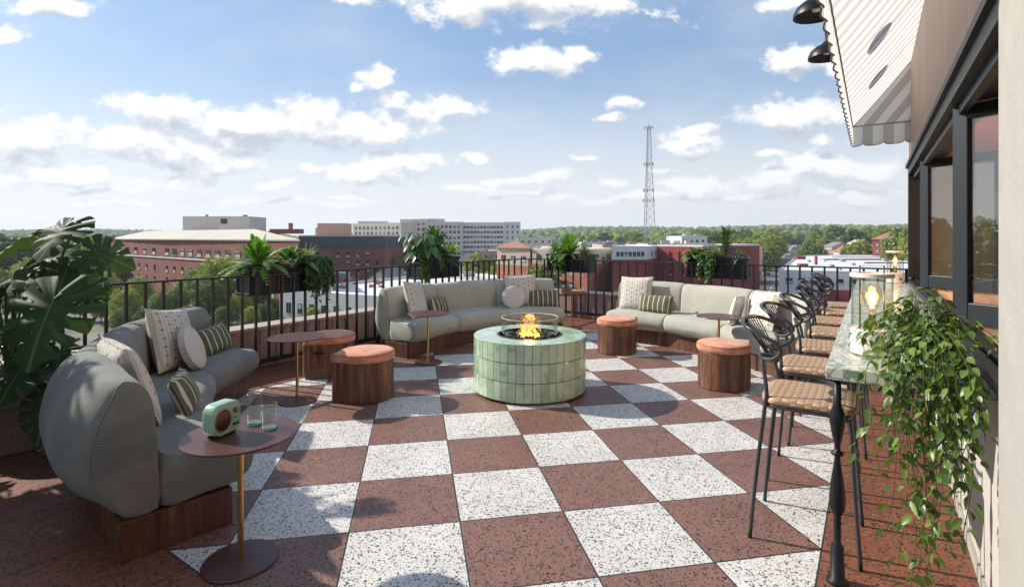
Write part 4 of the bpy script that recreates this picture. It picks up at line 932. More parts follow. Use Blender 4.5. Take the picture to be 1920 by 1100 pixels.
# ------------------------------------------------------------ monstera
MR = random.Random(5)
def mon_leaf(S, seed, nslit=6):
    rnd = random.Random(seed); NT_, NR = 180, 14; TM = 168; vs = []; uvs = []; fs = []; uvf = []
    key = [(0, .84), (12, .74), (30, .64), (55, .58), (85, .54), (115, .50), (140, .45), (158, .38), (168, .26)]
    def outl(a):
        a = abs(a)
        for (a0, r0), (a1, r1) in zip(key, key[1:]):
            if a0 <= a <= a1: t = (a-a0)/(a1-a0); return r0+(r1-r0)*t
        return key[-1][1]
    cent = {sd: [q+rnd.uniform(-4, 4) for q in (26, 48, 72, 98, 128)] for sd in (-1, 1)}; lens = {sd: [rnd.uniform(.38, .62) for _ in range(6)] for sd in (-1, 1)}
    for i in range(NT_+1):
        a = -TM+2*TM*i/NT_; aa = abs(a)/TM; B = V((0, .16+.50*(1-aa)**1.6, 0)) if aa < .85 else V((0, .16, 0)); o_ = V((sin(R(a)), cos(R(a)), 0))*outl(a)+V((0, .16, 0))
        for j in range(NR+1):
            q = j/NR; p = B.lerp(o_, q); x, y = p.x, p.y; z = -.15*max(0, y)**2-.16*x*x-.05*q*q*(1 if aa > .1 else 0)+.035*sin(R(a)*9)*q*abs(sin(R(a))); vs.append((x*S, y*S, z*S)); uvs.append((sin(R(a))*q*1.2, aa))
    for i in range(NT_):
        a = -TM+2*TM*(i+.5)/NT_; sd = -1 if a < 0 else 1
        for j in range(NR):
            q = (j+.5)/NR; cut = False
            for c_, l_ in zip(cent[sd], lens[sd]):
                w_ = 1.2+2.3*sin(pi*min(1, max(0, (q-l_)/(1.02-l_))*.62+.2))
                if q > l_ and abs(abs(a)-c_) < w_: cut = True
                if .26 < q < .42 and l_ > .54 and abs(abs(a)-c_-11) < 2.4*sin(pi*(q-.26)/.16): cut = True
            if cut: continue
            k = i*(NR+1)+j; f = (k, k+1, k+NR+2, k+NR+1); fs.append(f[::-1]); uvf.append([uvs[m_] for m_ in f[::-1]])
    mb = MB(); mb.add(vs, fs, 0, uvf); return mb
LEAFM = []
for k in range(4):
    o = obj('leaf', mon_leaf(1.0, k+2, 5), M_mon, None, smooth=True); LEAFM.append(o.data); bpy.data.objects.remove(o)
def monstera(name, label, base, leaves, cat_='plant'):
    """leaves: (tip position centre, size, heading deg, tilt deg) — each on its own stem from the pot"""
    t = thing(name, label, cat_, base); sm = MB(); n = 0
    for (p, S, head, tilt, roll) in leaves:
        p = V(p); l = bpy.data.objects.new('leaf', LEAFM[n % 4]); C.objects.link(l); l.parent = t; n += 1
        l.rotation_mode = 'XYZ'; mt_ = Matrix.Rotation(R(head), 4, 'Z') @ Matrix.Rotation(R(-tilt), 4, 'X') @ Matrix.Rotation(R(roll), 4, 'Y')
        a = p-V(base)-(mt_ @ V((0, .40*S, 0))); l.matrix_local = Matrix.Translation(a) @ mt_ @ Matrix.Scale(S, 4)
        b0 = V((MR.uniform(-.1, .1), MR.uniform(-.1, .1), .45)); sm.tube(cat([b0, b0.lerp(a, .45)+V((0, 0, .12)), (a+(mt_ @ V((0, .06*S, -.05)))), a+(mt_ @ V((0, .16*S, -.004)))], 6), [.009]*12+[.007]*7, 6)
    obj('stems', sm, M_stem, t, smooth=True); return t
def fluted_pot(x, y, label, r=.40, h_=.50):
    t = thing('fluted_pot', label, 'pot', (x, y, 0)); 
    mb = MB(); mb.lathe([(r*.92, 0), (r*.97, .01), (r, h_-.16)], 180, rfn=lambda a, z: 1+.010*(abs(sin(a*30))-.5)); mb.lathe([(r*1.03, h_-.16), (r*1.05, h_-.15), (r*1.05, h_-.012), (r*1.03, h_), (r*.95, h_), (r*.93, h_-.06), (0, h_-.06)], 90); obj('pot_body', mb, M_pot, t, smooth='auto', angle=25)
    mb = MB(); mb.lathe([(r*.925, h_-.055), (r*.5, h_-.03), (0, h_-.035)], 32, cap=False); obj('soil', mb, M_soil, t)
def cp(px, py, Dd): # point from image pixel column, pixel row and a distance
    q = RT*((px-960)/983*Dd)+FW*Dd; return (q.x, q.y, 1.6-(py-443.8)/983*Dd)
PB = cp(38, 760, 4.15); fluted_pot(PB[0], PB[1], 'fluted grey brown pot holding the monstera at the left edge')
toC = math.degrees(YAW)  # heading that points a leaf tip away from the camera = 34.5 ; towards = 214.5
L_ = []
for (px, py, Dd, S, dh, tilt, roll) in [(a_, b_, c_, d_*.84, e_, f_, g_) for a_, b_, c_, d_, e_, f_, g_ in [(105, 440, 3.9, .47, 172, 42, 0), (40, 450, 4.1, .42, 125, 30, 10), (85, 490, 4.2, .44, 160, 22, 0), (200, 480, 3.9, .40, -70, 24, 55), (118, 518, 3.9, .44, 195, 48, 5), (20, 525, 3.9, .46, 140, 45, -10),
                               (82, 595, 3.35, .66, 184, 55, 0), (168, 548, 4.1, .34, 235, 50, 10), (30, 700, 3.5, .46, 165, 50, -5), (85, 770, 3.5, .42, 190, 55, 0), (110, 665, 3.7, .34, 215, 20, 0),
                               (20, 610, 4.1, .46, 100, 30, 0), (-40, 560, 3.8, .5, 120, 40, 0), (60, 640, 4.4, .42, 180, 40, 0), (-60, 480, 4.2, .5, 90, 20, 0), (-90, 640, 3.7, .5, 140, 40, 0), (140, 740, 4.1, .34, 200, 60, 0)]]:
    L_.append((cp(px, py, Dd), S, toC+dh, tilt, roll))
monstera('monstera_plant', 'big dark monstera with split leaves at the left edge of the terrace', (PB[0], PB[1], 0), L_)
# small leafy filler below it, and unseen plants added further left to shade this corner
def bush(name, label, base, r, z0, z1, n, seed, lf=.06, m_=None, cl=26):
    rnd = random.Random(seed); t = thing(name, label, 'plant', base); lb = MB(); sb_ = MB()
    for c_ in range(cl):
        a = rnd.uniform(0, 2*pi); q = rnd.random()**.5; zz = rnd.random(); c0 = V((cos(a)*r*q*(1-.35*abs(zz-.5)), sin(a)*r*q*(1-.35*abs(zz-.5)), z0+(z1-z0)*zz)); sb_.tube(cat([(0, 0, .4), (c0.x*.4, c0.y*.4, .4+(c0.z-.4)*.6), c0], 4), .006, 4)
        for k in range(n//cl): p = c0+rndv(rnd)*rnd.random()*r*.32; leaf(lb, p, rndv(rnd, -.1), lf*rnd.uniform(.7, 1.2), lf*.5, .2, rndv(rnd, .8), 3, .1)
    obj('leaves', lb, m_ or M_ivy2, t, smooth=True); obj('stems', sb_, M_stem, t); return t
q = cp(15, 705, 4.5); bush('small_bush', 'small leafy bush behind the monstera pot', (q[0], q[1], 0), .35, .5, 1.15, 600, 4, .05)
L2 = []
for k in range(16):
    a = k*2.4; zz = .8+.95*MR.random(); r_ = .25+.35*MR.random(); L2.append(((-4.95+r_*cos(a), -.05+r_*sin(a), zz), MR.uniform(.45, .62), math.degrees(a)-90, 35, 0))
fluted_pot(-4.95, -.05, 'fluted pot of the added second monstera, unseen outside the left edge')
monstera('monstera_plant', 'second tall monstera added unseen outside the left edge to shade the sofa', (-4.95, -.05, 0), L2)  # unseen plant, added for its shade on the left sofa
fluted_pot(-4.5, -.75, 'fluted pot of the added shrub, unseen outside the left edge')
bush('shade_shrub', 'tall dense potted shrub added unseen outside the left edge to shade the corner', (-4.5, -.75, 0), .80, .5, 2.15, 9000, 12, .11, M_rubber, 60)  # unseen shrub, put in to shade the near left corner
fluted_pot(-5.72, .30, 'fluted pot of the leafy shrub added behind the second monstera')
bush('shade_shrub', 'dense leafy shrub added between the two monsteras at the left edge to cast shade', (-5.72, .30, 0), .46, .5, 2.25, 7000, 13, .11, M_rubber, 50)  # added shrub that keeps the sun off the front monstera
# ------------------------------------------------------------ railing planters
def planter(x, y, rz, label):
    t = thing('railing_planter', label, 'planter', (x, y, 0), rz, 'dark planter boxes hung on the railing')
    mb = MB(); mb.prism([(-.48, -.13), (.48, -.13), (.48, .13), (-.48, .13)], .90, 1.19); obj('trough', mb, M_planter, t, bevel=.006)
    mb = MB()
    for (z, o, h_) in ((1.235, .03, .03), (1.205, .015, .03), (1.165, .022, .018), (.905, .02, .03)): mb.box((0, 0, z), (.96+2*o, .26+2*o, h_))
    obj('moulding', mb, M_planter, t, bevel=.005)
    for sx in (-1, 1):
        for sy in (-1, 1): mb = MB(); mb.box((sx*.455, sy*.135, 1.03), (.07, .02, .235)); [mb.tube([(sx*.455+k*.016, sy*.146, .935), (sx*.455+k*.016, sy*.146, 1.13)], .005, 5) for k in (-1, 0, 1)]; obj('pilaster', mb, M_planter, t)
    for k in (-1, 0, 1): mb = MB(); mb.box((k*.23, -.137, 1.03), (.018, .012, .235)); obj('pilaster', mb, M_planter, t)
    mb = MB(); mb.box((0, 0, 1.246), (.93, .23, .012)); obj('soil', mb, M_soil, t)
    return t
PR_ = random.Random(31)
def fern(mb, c, r, n, up=.6, curl=1.0):
    for k in range(n):
        a = PR_.uniform(0, 2*pi); el = (.1+1.35*PR_.random()**1.3)*up; L = r*PR_.uniform(.7, 1.1); d = V((cos(a)*cos(el), sin(a)*cos(el), sin(el))); q0 = V(c); pts = []
        for i in range(15): t = i/14; pts.append(q0+d*L*t-V((0, 0, 1))*L*.55*curl*t*t*(1.2-.6*sin(el)))
        for i in range(1, 15):
            td = (pts[i]-pts[i-1]).normalized(); sd_ = td.cross(V((0, 0, 1))).normalized(); t = i/14; w_ = L*.095*sin(pi*(t*.9+.1))**.7
            for s_ in (-1, 1):
                p = pts[i]; e = p+sd_*s_*w_+td*w_*.35-V((0, 0, w_*.15)); f = td*L*.030; mb.add([p-f, p+f, e+f*.3, e-f*.3], [(0, 1, 2, 3)])
def hosta(mb, c, r, n, m_w=.42, el0=.1, el1=1.2, dr=.5):
    for k in range(n):
        a = k*2.4+PR_.random()*.5; el = el0+(el1-el0)*((k+.5)/n); L = r*PR_.uniform(.75, 1.05); d = V((cos(a)*cos(el), sin(a)*cos(el), sin(el))); leaf(mb, V(c)+d*L*.25, d, L*.8, L*m_w*.8, dr, V((0, 0, 1)), 6, .18)
def grass(mb, c, r, n, wd=.006, up=.9):
    for k in range(n):
        a = PR_.uniform(0, 2*pi); el = PR_.uniform(.35, 1.5)*up; L = r*PR_.uniform(.6, 1.1); d = V((cos(a)*cos(el), sin(a)*cos(el), sin(el))); leaf(mb, V(c)+V((PR_.gauss(0, .02), PR_.gauss(0, .02), 0)), d, L, wd, PR_.uniform(.3, .9)*(1.3-el*.5), V((0, 0, 1)), 6, .1, .6)
def ivy(mb, sb_, c, wd, drop, n, fx_=-.2, sz=.05, ax=0):
    for k in range(n):
        x = PR_.uniform(-wd/2, wd/2); y = PR_.uniform(-.19, -.14) if fx_ < 0 else PR_.uniform(-.1, .1); z = drop*PR_.uniform(.35, 1)*(1-.9*abs(x)/wd); c0 = V(c); p = cat([c0+V((x*.6, 0, .02)), c0+V((x*.9, y*.6, .09)), c0+V((x, y-.02, -.02)), c0+V((x+PR_.uniform(-.03, .03), y-.03, -z*.5)), c0+V((x+PR_.uniform(-.05, .05), y-.02, -z))], 7); sb_.tube(p, .002, 3)
        acc = 0
        for i in range(1, len(p)):
            acc += (p[i]-p[i-1]).length
            if acc > .022: acc = 0; d = V((PR_.uniform(-1, 1), PR_.uniform(-1, .3), PR_.uniform(-.7, .2))).normalized(); leaf(mb, p[i], d, sz*PR_.uniform(.7, 1.2), sz*.85, .3, (V((0, -.6, 1))+rndv(PR_)*.5).normalized(), 3, .1)
def plant(name, label, P_, build, m_, stems=False):
    t = tag(bpy.data.objects.new(name, None), label, 'plant') if stems else None; mb = MB(); sb_ = MB(); build(mb, sb_)
    if stems:
        C.objects.link(t); t.location = P_[0]; t.rotation_euler.z = P_[1]; obj('leaves', mb, m_, t, smooth=True); obj('stems', sb_, M_stem, t)
    else: t = tag(obj(name, mb, m_, None, smooth=True, loc=P_[0], rz=P_[1]), label, 'plant')
    return t
def PP(x, y, rz): planters.append(((x, y, 0), rz)); return planters[-1]
planters = []
# 1: left, fern + hosta + grass + ivy. local +x runs to the right as seen from the terrace, local -y faces the terrace
P1 = PP(-6.265, 3.86, R(90)); planter(-6.265, 3.86, R(90), 'dark moulded planter box on the left railing, nearest the left sofa')
plant('fern_plant', 'bright green fern at the left end of the first railing planter', P1, lambda m, s_: fern(m, (-.28, 0, 1.24), .60, 70, 1.0), M_fern)
plant('hosta_plant', 'variegated broad leaf plant in the middle of the first railing planter', P1, lambda m, s_: hosta(m, (.12, 0, 1.24), .44, 30, .36), M_hosta)
plant('grass_plant', 'pale arching grass at the right end of the first railing planter', P1, lambda m, s_: grass(m, (.40, .02, 1.24), .46, 300, .008), M_grass)
plant('ivy_plant', 'dense green ivy spilling over the right end of the first railing planter', P1, lambda m, s_: ivy(m, s_, (.42, -.06, 1.26), .40, .62, 46), M_ivy2, True)
P2 = PP(-6.265, 6.74, R(90)); planter(-6.265, 6.74, R(90), 'dark moulded planter box behind the left half of the middle sofa')
def bnest(m, s_):
    for k in range(13):
        a = k*2.4; el = .45+.95*(k/13); d = V((cos(a)*cos(el), sin(a)*cos(el), sin(el))); leaf(m, V((-.02, 0, 1.50)), d, .42, .115, .25, V((0, 0, 1)), 6, .2)
    s_.tube([(-.02, 0, 1.2), (-.02, 0, 1.52)], .012, 6)
plant('rubber_plant', 'tall dark plant with upright paddle leaves, tallest in the second planter', P2, bnest, M_rubber, True)
def phil(m, s_):
    for k in range(46):
        a = PR_.uniform(0, 2*pi); r_ = PR_.uniform(.10, .42); p = V((-.20+r_*cos(a), r_*.6*sin(a), 1.32+PR_.uniform(0, .36))); s_.tube(cat([(-.2, 0, 1.22), V((-.2, 0, 1.3)).lerp(p, .5)+V((0, 0, .08)), p], 4), .004, 4); d = (p-V((-.2, 0, 1.3))); d.z = -.12; leaf(m, p, d, PR_.uniform(.15, .22), PR_.uniform(.12, .16), .5, V((0, 0, 1)), 5, .15)
plant('philodendron_plant', 'dark glossy lobed leaf plant left in the second planter', P2, phil, M_rubber, True)
plant('aloe_plant', 'striped spiky succulent rosette at the front of the second planter', P2, lambda m, s_: grass(m, (-.18, -.07, 1.25), .24, 46, .022, .8), M_succ)
plant('grass_plant', 'spiky green grass right in the second planter', P2, lambda m, s_: grass(m, (.22, -.02, 1.24), .36, 200, .012), M_grass)
plant('fern_plant', 'low green fern between the plants of the second planter', P2, lambda m, s_: fern(m, (.05, -.05, 1.24), .44, 80, 1.0), M_fern)
plant('croton_plant', 'upright yellow green leafy plant at the right end of the second planter', P2, lambda m, s_: hosta(m, (.42, 0, 1.24), .34, 34, .26, .2, 1.35, .25), M_fern)
plant('ivy_plant', 'ivy spilling from the left end of the second planter', P2, lambda m, s_: ivy(m, s_, (-.47, -.04, 1.27), .22, .52, 24), M_ivy2, True)
P3 = PP(-5.05, 9.46, 0); planter(-5.05, 9.46, 0, 'dark planter box on the railing behind the snack tray table')
plant('fern_plant', 'bright upright fern in the middle of the third railing planter', P3, lambda m, s_: fern(m, (-.05, 0, 1.24), .58, 70, 1.05, .8), M_fern)
plant('fern_plant', 'bushy light fern at the left end of the third railing planter', P3, lambda m, s_: fern(m, (-.34, 0, 1.24), .42, 60, .95), M_fern)
plant('grass_plant', 'arching striped grass at the right end of the third railing planter', P3, lambda m, s_: grass(m, (.30, 0, 1.24), .46, 260, .010), M_grass)
plant('ivy_plant', 'ivy trailing from the left part of the third railing planter', P3, lambda m, s_: ivy(m, s_, (-.18, -.06, 1.26), .30, .55, 26), M_ivy2, True)
P4 = PP(-2.2, 9.46, 0); planter(-2.2, 9.46, 0, 'dark planter box on the railing behind the right sofa')
plant('pothos_plant', 'light variegated heart leaf plant at the left end of the fourth planter', P4, lambda m, s_: hosta(m, (-.34, -.04, 1.22), .38, 40, .5, .0, 1.1, .5), M_hosta)
plant('grass_plant', 'thin upright grass in the fourth planter, behind the ivy', P4, lambda m, s_: grass(m, (-.06, .04, 1.24), .44, 240, .009, 1.0), M_grass)
def ficus(m, s_):
    s_.tube([(.13, 0, 1.22), (.12, 0, 1.42), (.14, 0, 1.62)], .010, 6)
    for k in range(44): a = k*2.4; z = 1.30+.35*k/44; el = .25+.9*(k/44); d = V((cos(a)*cos(el), sin(a)*cos(el), sin(el))); leaf(m, V((.13, 0, z)), d, PR_.uniform(.16, .22), .085, .2, V((0, 0, 1)), 5, .18)
plant('rubber_plant', 'dark rubber plant with oval leaves, tallest in the fourth planter', P4, ficus, M_rubber, True)
plant('succulent_plant', 'blue green agave rosette at the front of the fourth planter', P4, lambda m, s_: hosta(m, (.02, -.10, 1.23), .17, 30, .34, .15, 1.35, -.1), M_succ)
plant('succulent_plant', 'green finger succulent cluster at the right end of the fourth planter', P4, lambda m, s_: grass(m, (.36, -.02, 1.24), .26, 90, .03, .9), M_succ)
plant('ivy_plant', 'ivy trailing down the front of the fourth planter', P4, lambda m, s_: ivy(m, s_, (-.14, -.08, 1.26), .26, .58, 30), M_ivy2, True)

# ------------------------------------------------------------ town: ground, streets
GZ = -18.0
def terr(x, y):
    p = V((x, y, 0)); Dd = p.dot(FW); b = p.dot(RT)/max(Dd, 1)*983; r = sqrt(x*x+y*y)
    if Dd <= 0: return GZ
    def ss(a, c, t): t = max(0, min(1, (t-a)/(c-a))); return t*t*(3-2*t)
    right = ss(-100, 250, b); tgt = 34+12*right+10*mn.noise(V((b*.004, .3, 0)))-16*ss(-260, -330, b)*(1-ss(-380, -460, b))-20*math.exp(-((b+380)/75)**2)
    z = GZ+(tgt)*ss(750, 2600, r)+right*10*ss(330, 760, r)+3.5*mn.noise(V((x*.004, y*.004, 0)))*ss(250, 700, r)
    return z
mb = MB(); vs = []; fs = []; NB, rad = 144, [0, 60, 120, 180, 240, 300, 360, 420, 500, 600, 700, 820, 950, 1100, 1300, 1500, 1750, 2000, 2300, 2700, 3200, 4000]
vs.append((0, 0, GZ))
for r in rad[1:]:
    for k in range(NB): a = 2*pi*k/NB; x, y = r*cos(a), r*sin(a); vs.append((x, y, terr(x, y)))
fs = [(0, 1+k, 1+(k+1) % NB) for k in range(NB)]+[(1+(i*NB)+k, 1+(i+1)*NB+k, 1+(i+1)*NB+(k+1) % NB, 1+i*NB+(k+1) % NB) for i in range(len(rad)-2) for k in range(NB)]
mb.add(vs, fs); struct(obj('ground', mb, M_ground, None, smooth=True), 'ground of the town running out to the hills')
def strip(name, pts, wd, m_, dz, label, n=14):
    mb = MB(); vs = []; N = 0; P = [V(p) for p in pts]; c = []
    for i in range(len(P)-1):
        for k in range(n): c.append(P[i].lerp(P[i+1], k/n))
    c.append(P[-1])
    for i, p in enumerate(c):
        t = (c[min(i+1, len(c)-1)]-c[max(i-1, 0)]); t.z = 0; t.normalize(); s_ = V((-t.y, t.x, 0))*wd/2
        for q in (p+s_, p-s_): vs.append((q.x, q.y, max(terr(q.x, q.y), terr(p.x, p.y))+dz))
    fs = [(2*i, 2*i+1, 2*i+3, 2*i+2) for i in range(len(c)-1)]; mb.add(vs, fs); return struct(obj(name, mb, m_), label)
ST = [site(1425, 140), site(1442, 200), site(1462, 300), site(1487, 420), site(1505, 640), site(1512, 900)]
strip('main_street', ST, 15, M_asph, .06, 'long straight street running away between trees')
for s_ in (-1, 1):
    SP2 = [p+V((RT*s_*9.4)) for p in ST]; strip('pavement', SP2, 3.4, M_pave, .18, 'concrete pavement along the street')
strip('crossing_street', [site(1310, 238), site(1600, 238)], 11, M_pave, .085, 'pale paved crossing street')
for q in range(14): a_ = ST[0].lerp(ST[2], q/14+.01); b_ = ST[0].lerp(ST[2], q/14+.035); strip('lane_marking', [a_, b_], .35, M_line, .10, 'white lane marking', 1)
strip('left_lane', [site(760, 120), site(840, 170), site(900, 230)], 9, M_asph, .06, 'asphalt yard lane between the roofs')

# ------------------------------------------------------------ town: buildings
wm = MB(); wm.box((0, 0, 0), (1, .10, 1)); wm.box((0, -.052, -.52), (1.16, .16, .07), mi=1); 
for c_, d_ in (((0, -.054, -.46), (.94, .03, .06)), ): wm.box(c_, d_, mi=1)
wm.box((0, -.053, -.26), (.84, .01, .34), mi=2)
_w = obj('window', wm, [M_win, M_winf, M_blind]); WIN = _w.data; bpy.data.objects.remove(_w)
wm = MB(); wm.box((0, 0, 0), (1, .10, 1)); wm.box((0, -.052, -.52), (1.1, .12, .05), mi=1); wm.box((0, -.053, .0), (.05, .03, .98), mi=1)
_w = obj('window', wm, [M_win, M_winf]); WIN2 = _w.data; bpy.data.objects.remove(_w)
WV = {}
for base_ in ('WIN', 'WIN2'):
    for q in range(3):
        wm = MB(); wm.box((0, 0, 0), (1, .10, 1)); wm.box((0, -.052, -.52), (1.14, .16, .07), mi=1)
        if base_ == 'WIN2': wm.box((0, -.053, .0), (.05, .03, .98), mi=1)
        if q == 1: wm.box((0, -.053, .22), (.86, .01, .46), mi=2)
        if q == 2: wm.box((0, -.053, -.20), (.84, .01, .46), mi=2); wm.box((0, -.054, .40), (.84, .01, .10), mi=2)
        _w = obj('window', wm, [M_win, M_winf, M_blind]); WV.setdefault(base_, []).append(_w.data); bpy.data.objects.remove(_w)
WR = random.Random(17)
def windows(t, a, b, rows, ncol, w_, h_, s0=.04, s1=.96, data=None, skip=0, o0=None):
    a, b = V((a[0], a[1], 0)), V((b[0], b[1], 0)); o0 = V(t.location); ang = atan2(b.y-a.y, b.x-a.x); n_ = V((sin(ang), -cos(ang), 0)); m_ = (a+b)/2
    if n_.dot(m_) > 0: n_ = -n_; ang += pi
    for z in rows:
        for k in range(ncol):
            if skip and random.random() < skip: continue
            p = a.lerp(b, s0+(s1-s0)*(k+.5)/ncol)+n_*.045; o = bpy.data.objects.new('window', (WV['WIN2' if data is WIN2 else 'WIN'][WR.choice([0, 1, 2])] if WR.random() < .45 else (data or WIN))); C.objects.link(o); o.parent = t; o.location = (p.x-o0.x, p.y-o0.y, z); o.rotation_euler.z = ang; o.scale = (w_, 1, h_)
def building(name, label, poly, z1, m_, roofm, z0=GZ-1, parapet=.5, roof=None, rise=3, over=.6, cat_='building', trim=None, inset=.5, group=None):
    P = [V((p[0], p[1], 0)) for p in poly]; c = sum(P, V((0, 0, 0)))/len(P); t = thing(name, label, cat_, (c.x, c.y, 0), 0, group); Q = [p-c for p in P]
    area = sum(Q[i].x*Q[(i+1) % len(Q)].y-Q[(i+1) % len(Q)].x*Q[i].y for i in range(len(Q)))
    if area < 0: Q = Q[::-1]
    mb = MB(); mb.prism([(q.x, q.y) for q in Q], z0, z1, bot=False); obj('wall', mb, m_, t)
    def inset_(k): return [q+(-q).normalized()*k for q in Q]
    if roof in ('hip', 'pyramid'):
        E_ = inset_(-over); mb = MB(); n = len(Q); top = [q*.02 if roof == 'pyramid' else q*inset for q in Q]; vs = [(q.x, q.y, z1+.02) for q in E_]+[(q.x, q.y, z1+.35) for q in E_]+[(q.x, q.y, z1+rise) for q in top]
        fs = [(k, (k+1) % n, n+(k+1) % n, n+k) for k in range(n)]+[(n+k, n+(k+1) % n, 2*n+(k+1) % n, 2*n+k) for k in range(n)]+[tuple(range(2*n, 3*n)), tuple(range(n))[::-1]]; mb.add(vs, fs); obj('roof', mb, roofm, t)
    else:
        mb = MB(); I1 = inset_(.45); n = len(Q)
        vs = [(q.x, q.y, z1+.003) for q in Q]+[(q.x, q.y, z1+parapet) for q in Q]+[(q.x, q.y, z1+parapet) for q in I1]+[(q.x, q.y, z1+.003) for q in I1]
        fs = [(j*n+k, j*n+(k+1) % n, (j+1)*n+(k+1) % n, (j+1)*n+k) for j in range(3) for k in range(n)]; mb.add(vs, fs); obj('cornice', mb, trim or m_, t)
        mb = MB(); mb.add([(q.x, q.y, z1+.05) for q in I1], [tuple(range(n))]); obj('roof', mb, roofm, t)
    return t
def rect(a, b, depth):
    a, b = V((a[0], a[1], 0)), V((b[0], b[1], 0)); d = (b-a).normalized(); n_ = V((-d.y, d.x, 0)); n_ = n_ if n_.dot(a+b) > 0 else -n_; return [a, b, b+n_*depth, a+n_*depth]
def roofbox(t, px, Dd, w_, d_, h_, z, m_, name='roof_unit', rz=YAW):
    p = site(px, Dd)-V(t.location); mb = MB(); mb.box((p.x, p.y, z+h_/2), (w_, d_, h_), rz); mb.box((p.x, p.y, z+h_+.1), (w_*1.02, d_*1.02, .2), rz); return obj(name, mb, m_, t)
# B1 long brick building on the left
A1, A2, A3 = site(208, 196), site(301, 166), site(560, 118)
t = building('long_brick_building', 'long red brick building with pale hipped roof and white band, left behind the trees', [A1, A2, A3, site(552, 185), site(400, 250)], hgt(450, 160), M_brick, M_roofp, roof='hip', rise=3.1, over=.8, inset=.62)
zr = hgt(450, 160)
windows(t, A1, A2, [zr-3.6], 5, 2.9, 2.0, .12, .97); windows(t, A2, A3, [zr-3.6], 10, 2.9, 2.0, .03, .75)
windows(t, A1, A2, [zr-8.9, zr-12.6], 5, 1.35, 1.9, .25, .97); windows(t, A2, A3, [zr-8.9, zr-12.6, zr-16.3], 13, 1.35, 1.9, .03, .97)
windows(t, A1, A2, [zr-8.2], 3, .6, 1.8, .03, .13)
mb = MB()
for a, b in ((A1, A2), (A2, A3)):
    a = a-V(t.location); b = b-V(t.location); m_ = (a+b)/2; mb.box((m_.x, m_.y, zr-5.5), ((b-a).length+.3, .5, .35), atan2(b.y-a.y, b.x-a.x))
obj('stone_band', mb, M_wht, t)
roofbox(t, 405, 215, 16, 18, 6.6, zr+2.2, M_wht2, 'plant_room'); roofbox(t, 456, 210, 11.8, 14, 6.5, zr+2.2, M_wht2, 'plant_room')
mb = MB(); p = site(420, 203)-V(t.location); mb.box((p.x, p.y, zr+7), (2.4, .4, 1.9), YAW); obj('louvre', mb, M_win, t)
roofbox(t, 538, 170, 9, 5, 1.3, zr+2.0, M_brick, 'brick_upstand'); roofbox(t, 545, 168, 1, 1, 3.0, zr+2.2, M_brick2, 'chimney')
for px, Dd in ((330, 200), (350, 190), (500, 178), (520, 172)): roofbox(t, px, Dd, 1.6, 1.4, 1.0, zr+1.6, M_steel)
roofbox(t, 388, 213, .8, .8, 1.0, zr+8.8, M_roofg); roofbox(t, 460, 208, 1.4, .8, .8, zr+8.7, M_roofg)
# B2 mansard building
B1_, B2_ = site(556, 226), site(722, 226); zb = hgt(466, 226)
t = building('mansard_building', 'dark red brick building with black mansard storey and pale flat roof', rect(B1_, B2_, 46), zb, M_brick4, M_slate, roof='hip', rise=5.2, over=.25, inset=.965)
windows(t, B1_, B2_, [zb-2.6, zb-6.2, zb-10, zb-13.6], 8, 1.4, 2.0, .08, .97, skip=.12)
mb = MB(); c_ = V(t.location); q = [(p-c_)*.972 for p in rect(B1_, B2_, 46)]; mb.prism([(p.x, p.y) for p in q], zb+5.22, zb+5.75, bot=False); obj('roof_cap', mb, M_roofp, t)
roofbox(t, 628, 250, 13, 10, 5.5, zb+5.7, M_peach, 'plant_room'); roofbox(t, 607, 250, 5, 8, 3.5, zb+5.7, M_wht2, 'plant_room')
# B3 white office complex
def office(label, pa, pb, Dd, ya, rows, ncol, dep, pitch, m_=M_wht2, side=None, w_=1.7, h_=1.9, Db=None, data=None):
    a, b = site(pa, Dd), site(pb, Db or Dd); zt = hgt(ya, Dd); t = building('office_block', label, rect(a, b, dep), zt, m_, M_roofp, parapet=.8, group='pale office blocks on the skyline')
    windows(t, a, b, [zt-2.6-pitch*k for k in range(rows)], ncol, w_, h_, .03, .97, data or WIN2); return t
office('left wing of the pale office complex with close rows of square windows', 661, 752, 385, 421, 5, 11, 40, 3.8, Db=360)
t = office('tall middle block of the pale office complex', 750, 800, 372, 413, 6, 5, 40, 3.8)
office('middle right block of the pale office complex behind the second planter', 800, 866, 366, 418, 6, 8, 40, 3.8)
t = office('right white office block with ribbon rows of windows', 866, 946, 372, 419, 6, 12, 45, 3.5, M_wht, w_=1.9, h_=1.5)
t2 = office('white end block closing the office complex on the right', 946, 976, 374, 418, 5, 3, 40, 3.9, M_wht, w_=1.0, h_=1.8)
roofbox(t, 812, 390, 16, 12, 3.2, hgt(418, 372), M_wht2); roofbox(t, 700, 392, 20, 10, 2.2, hgt(420, 372), M_wht2)
a, b = site(741, 262), site(806, 262); t = building('brick_annex', 'small orange brick building with tan top storey below the office complex', rect(a, b, 26), hgt(452, 262), M_brick2, M_roofp, parapet=.6, trim=M_tan); zz = hgt(452, 262)
windows(t, a, b, [zz-6.6, zz-10.4, zz-14], 6, 1.5, 1.8, .03, .97, WIN2)
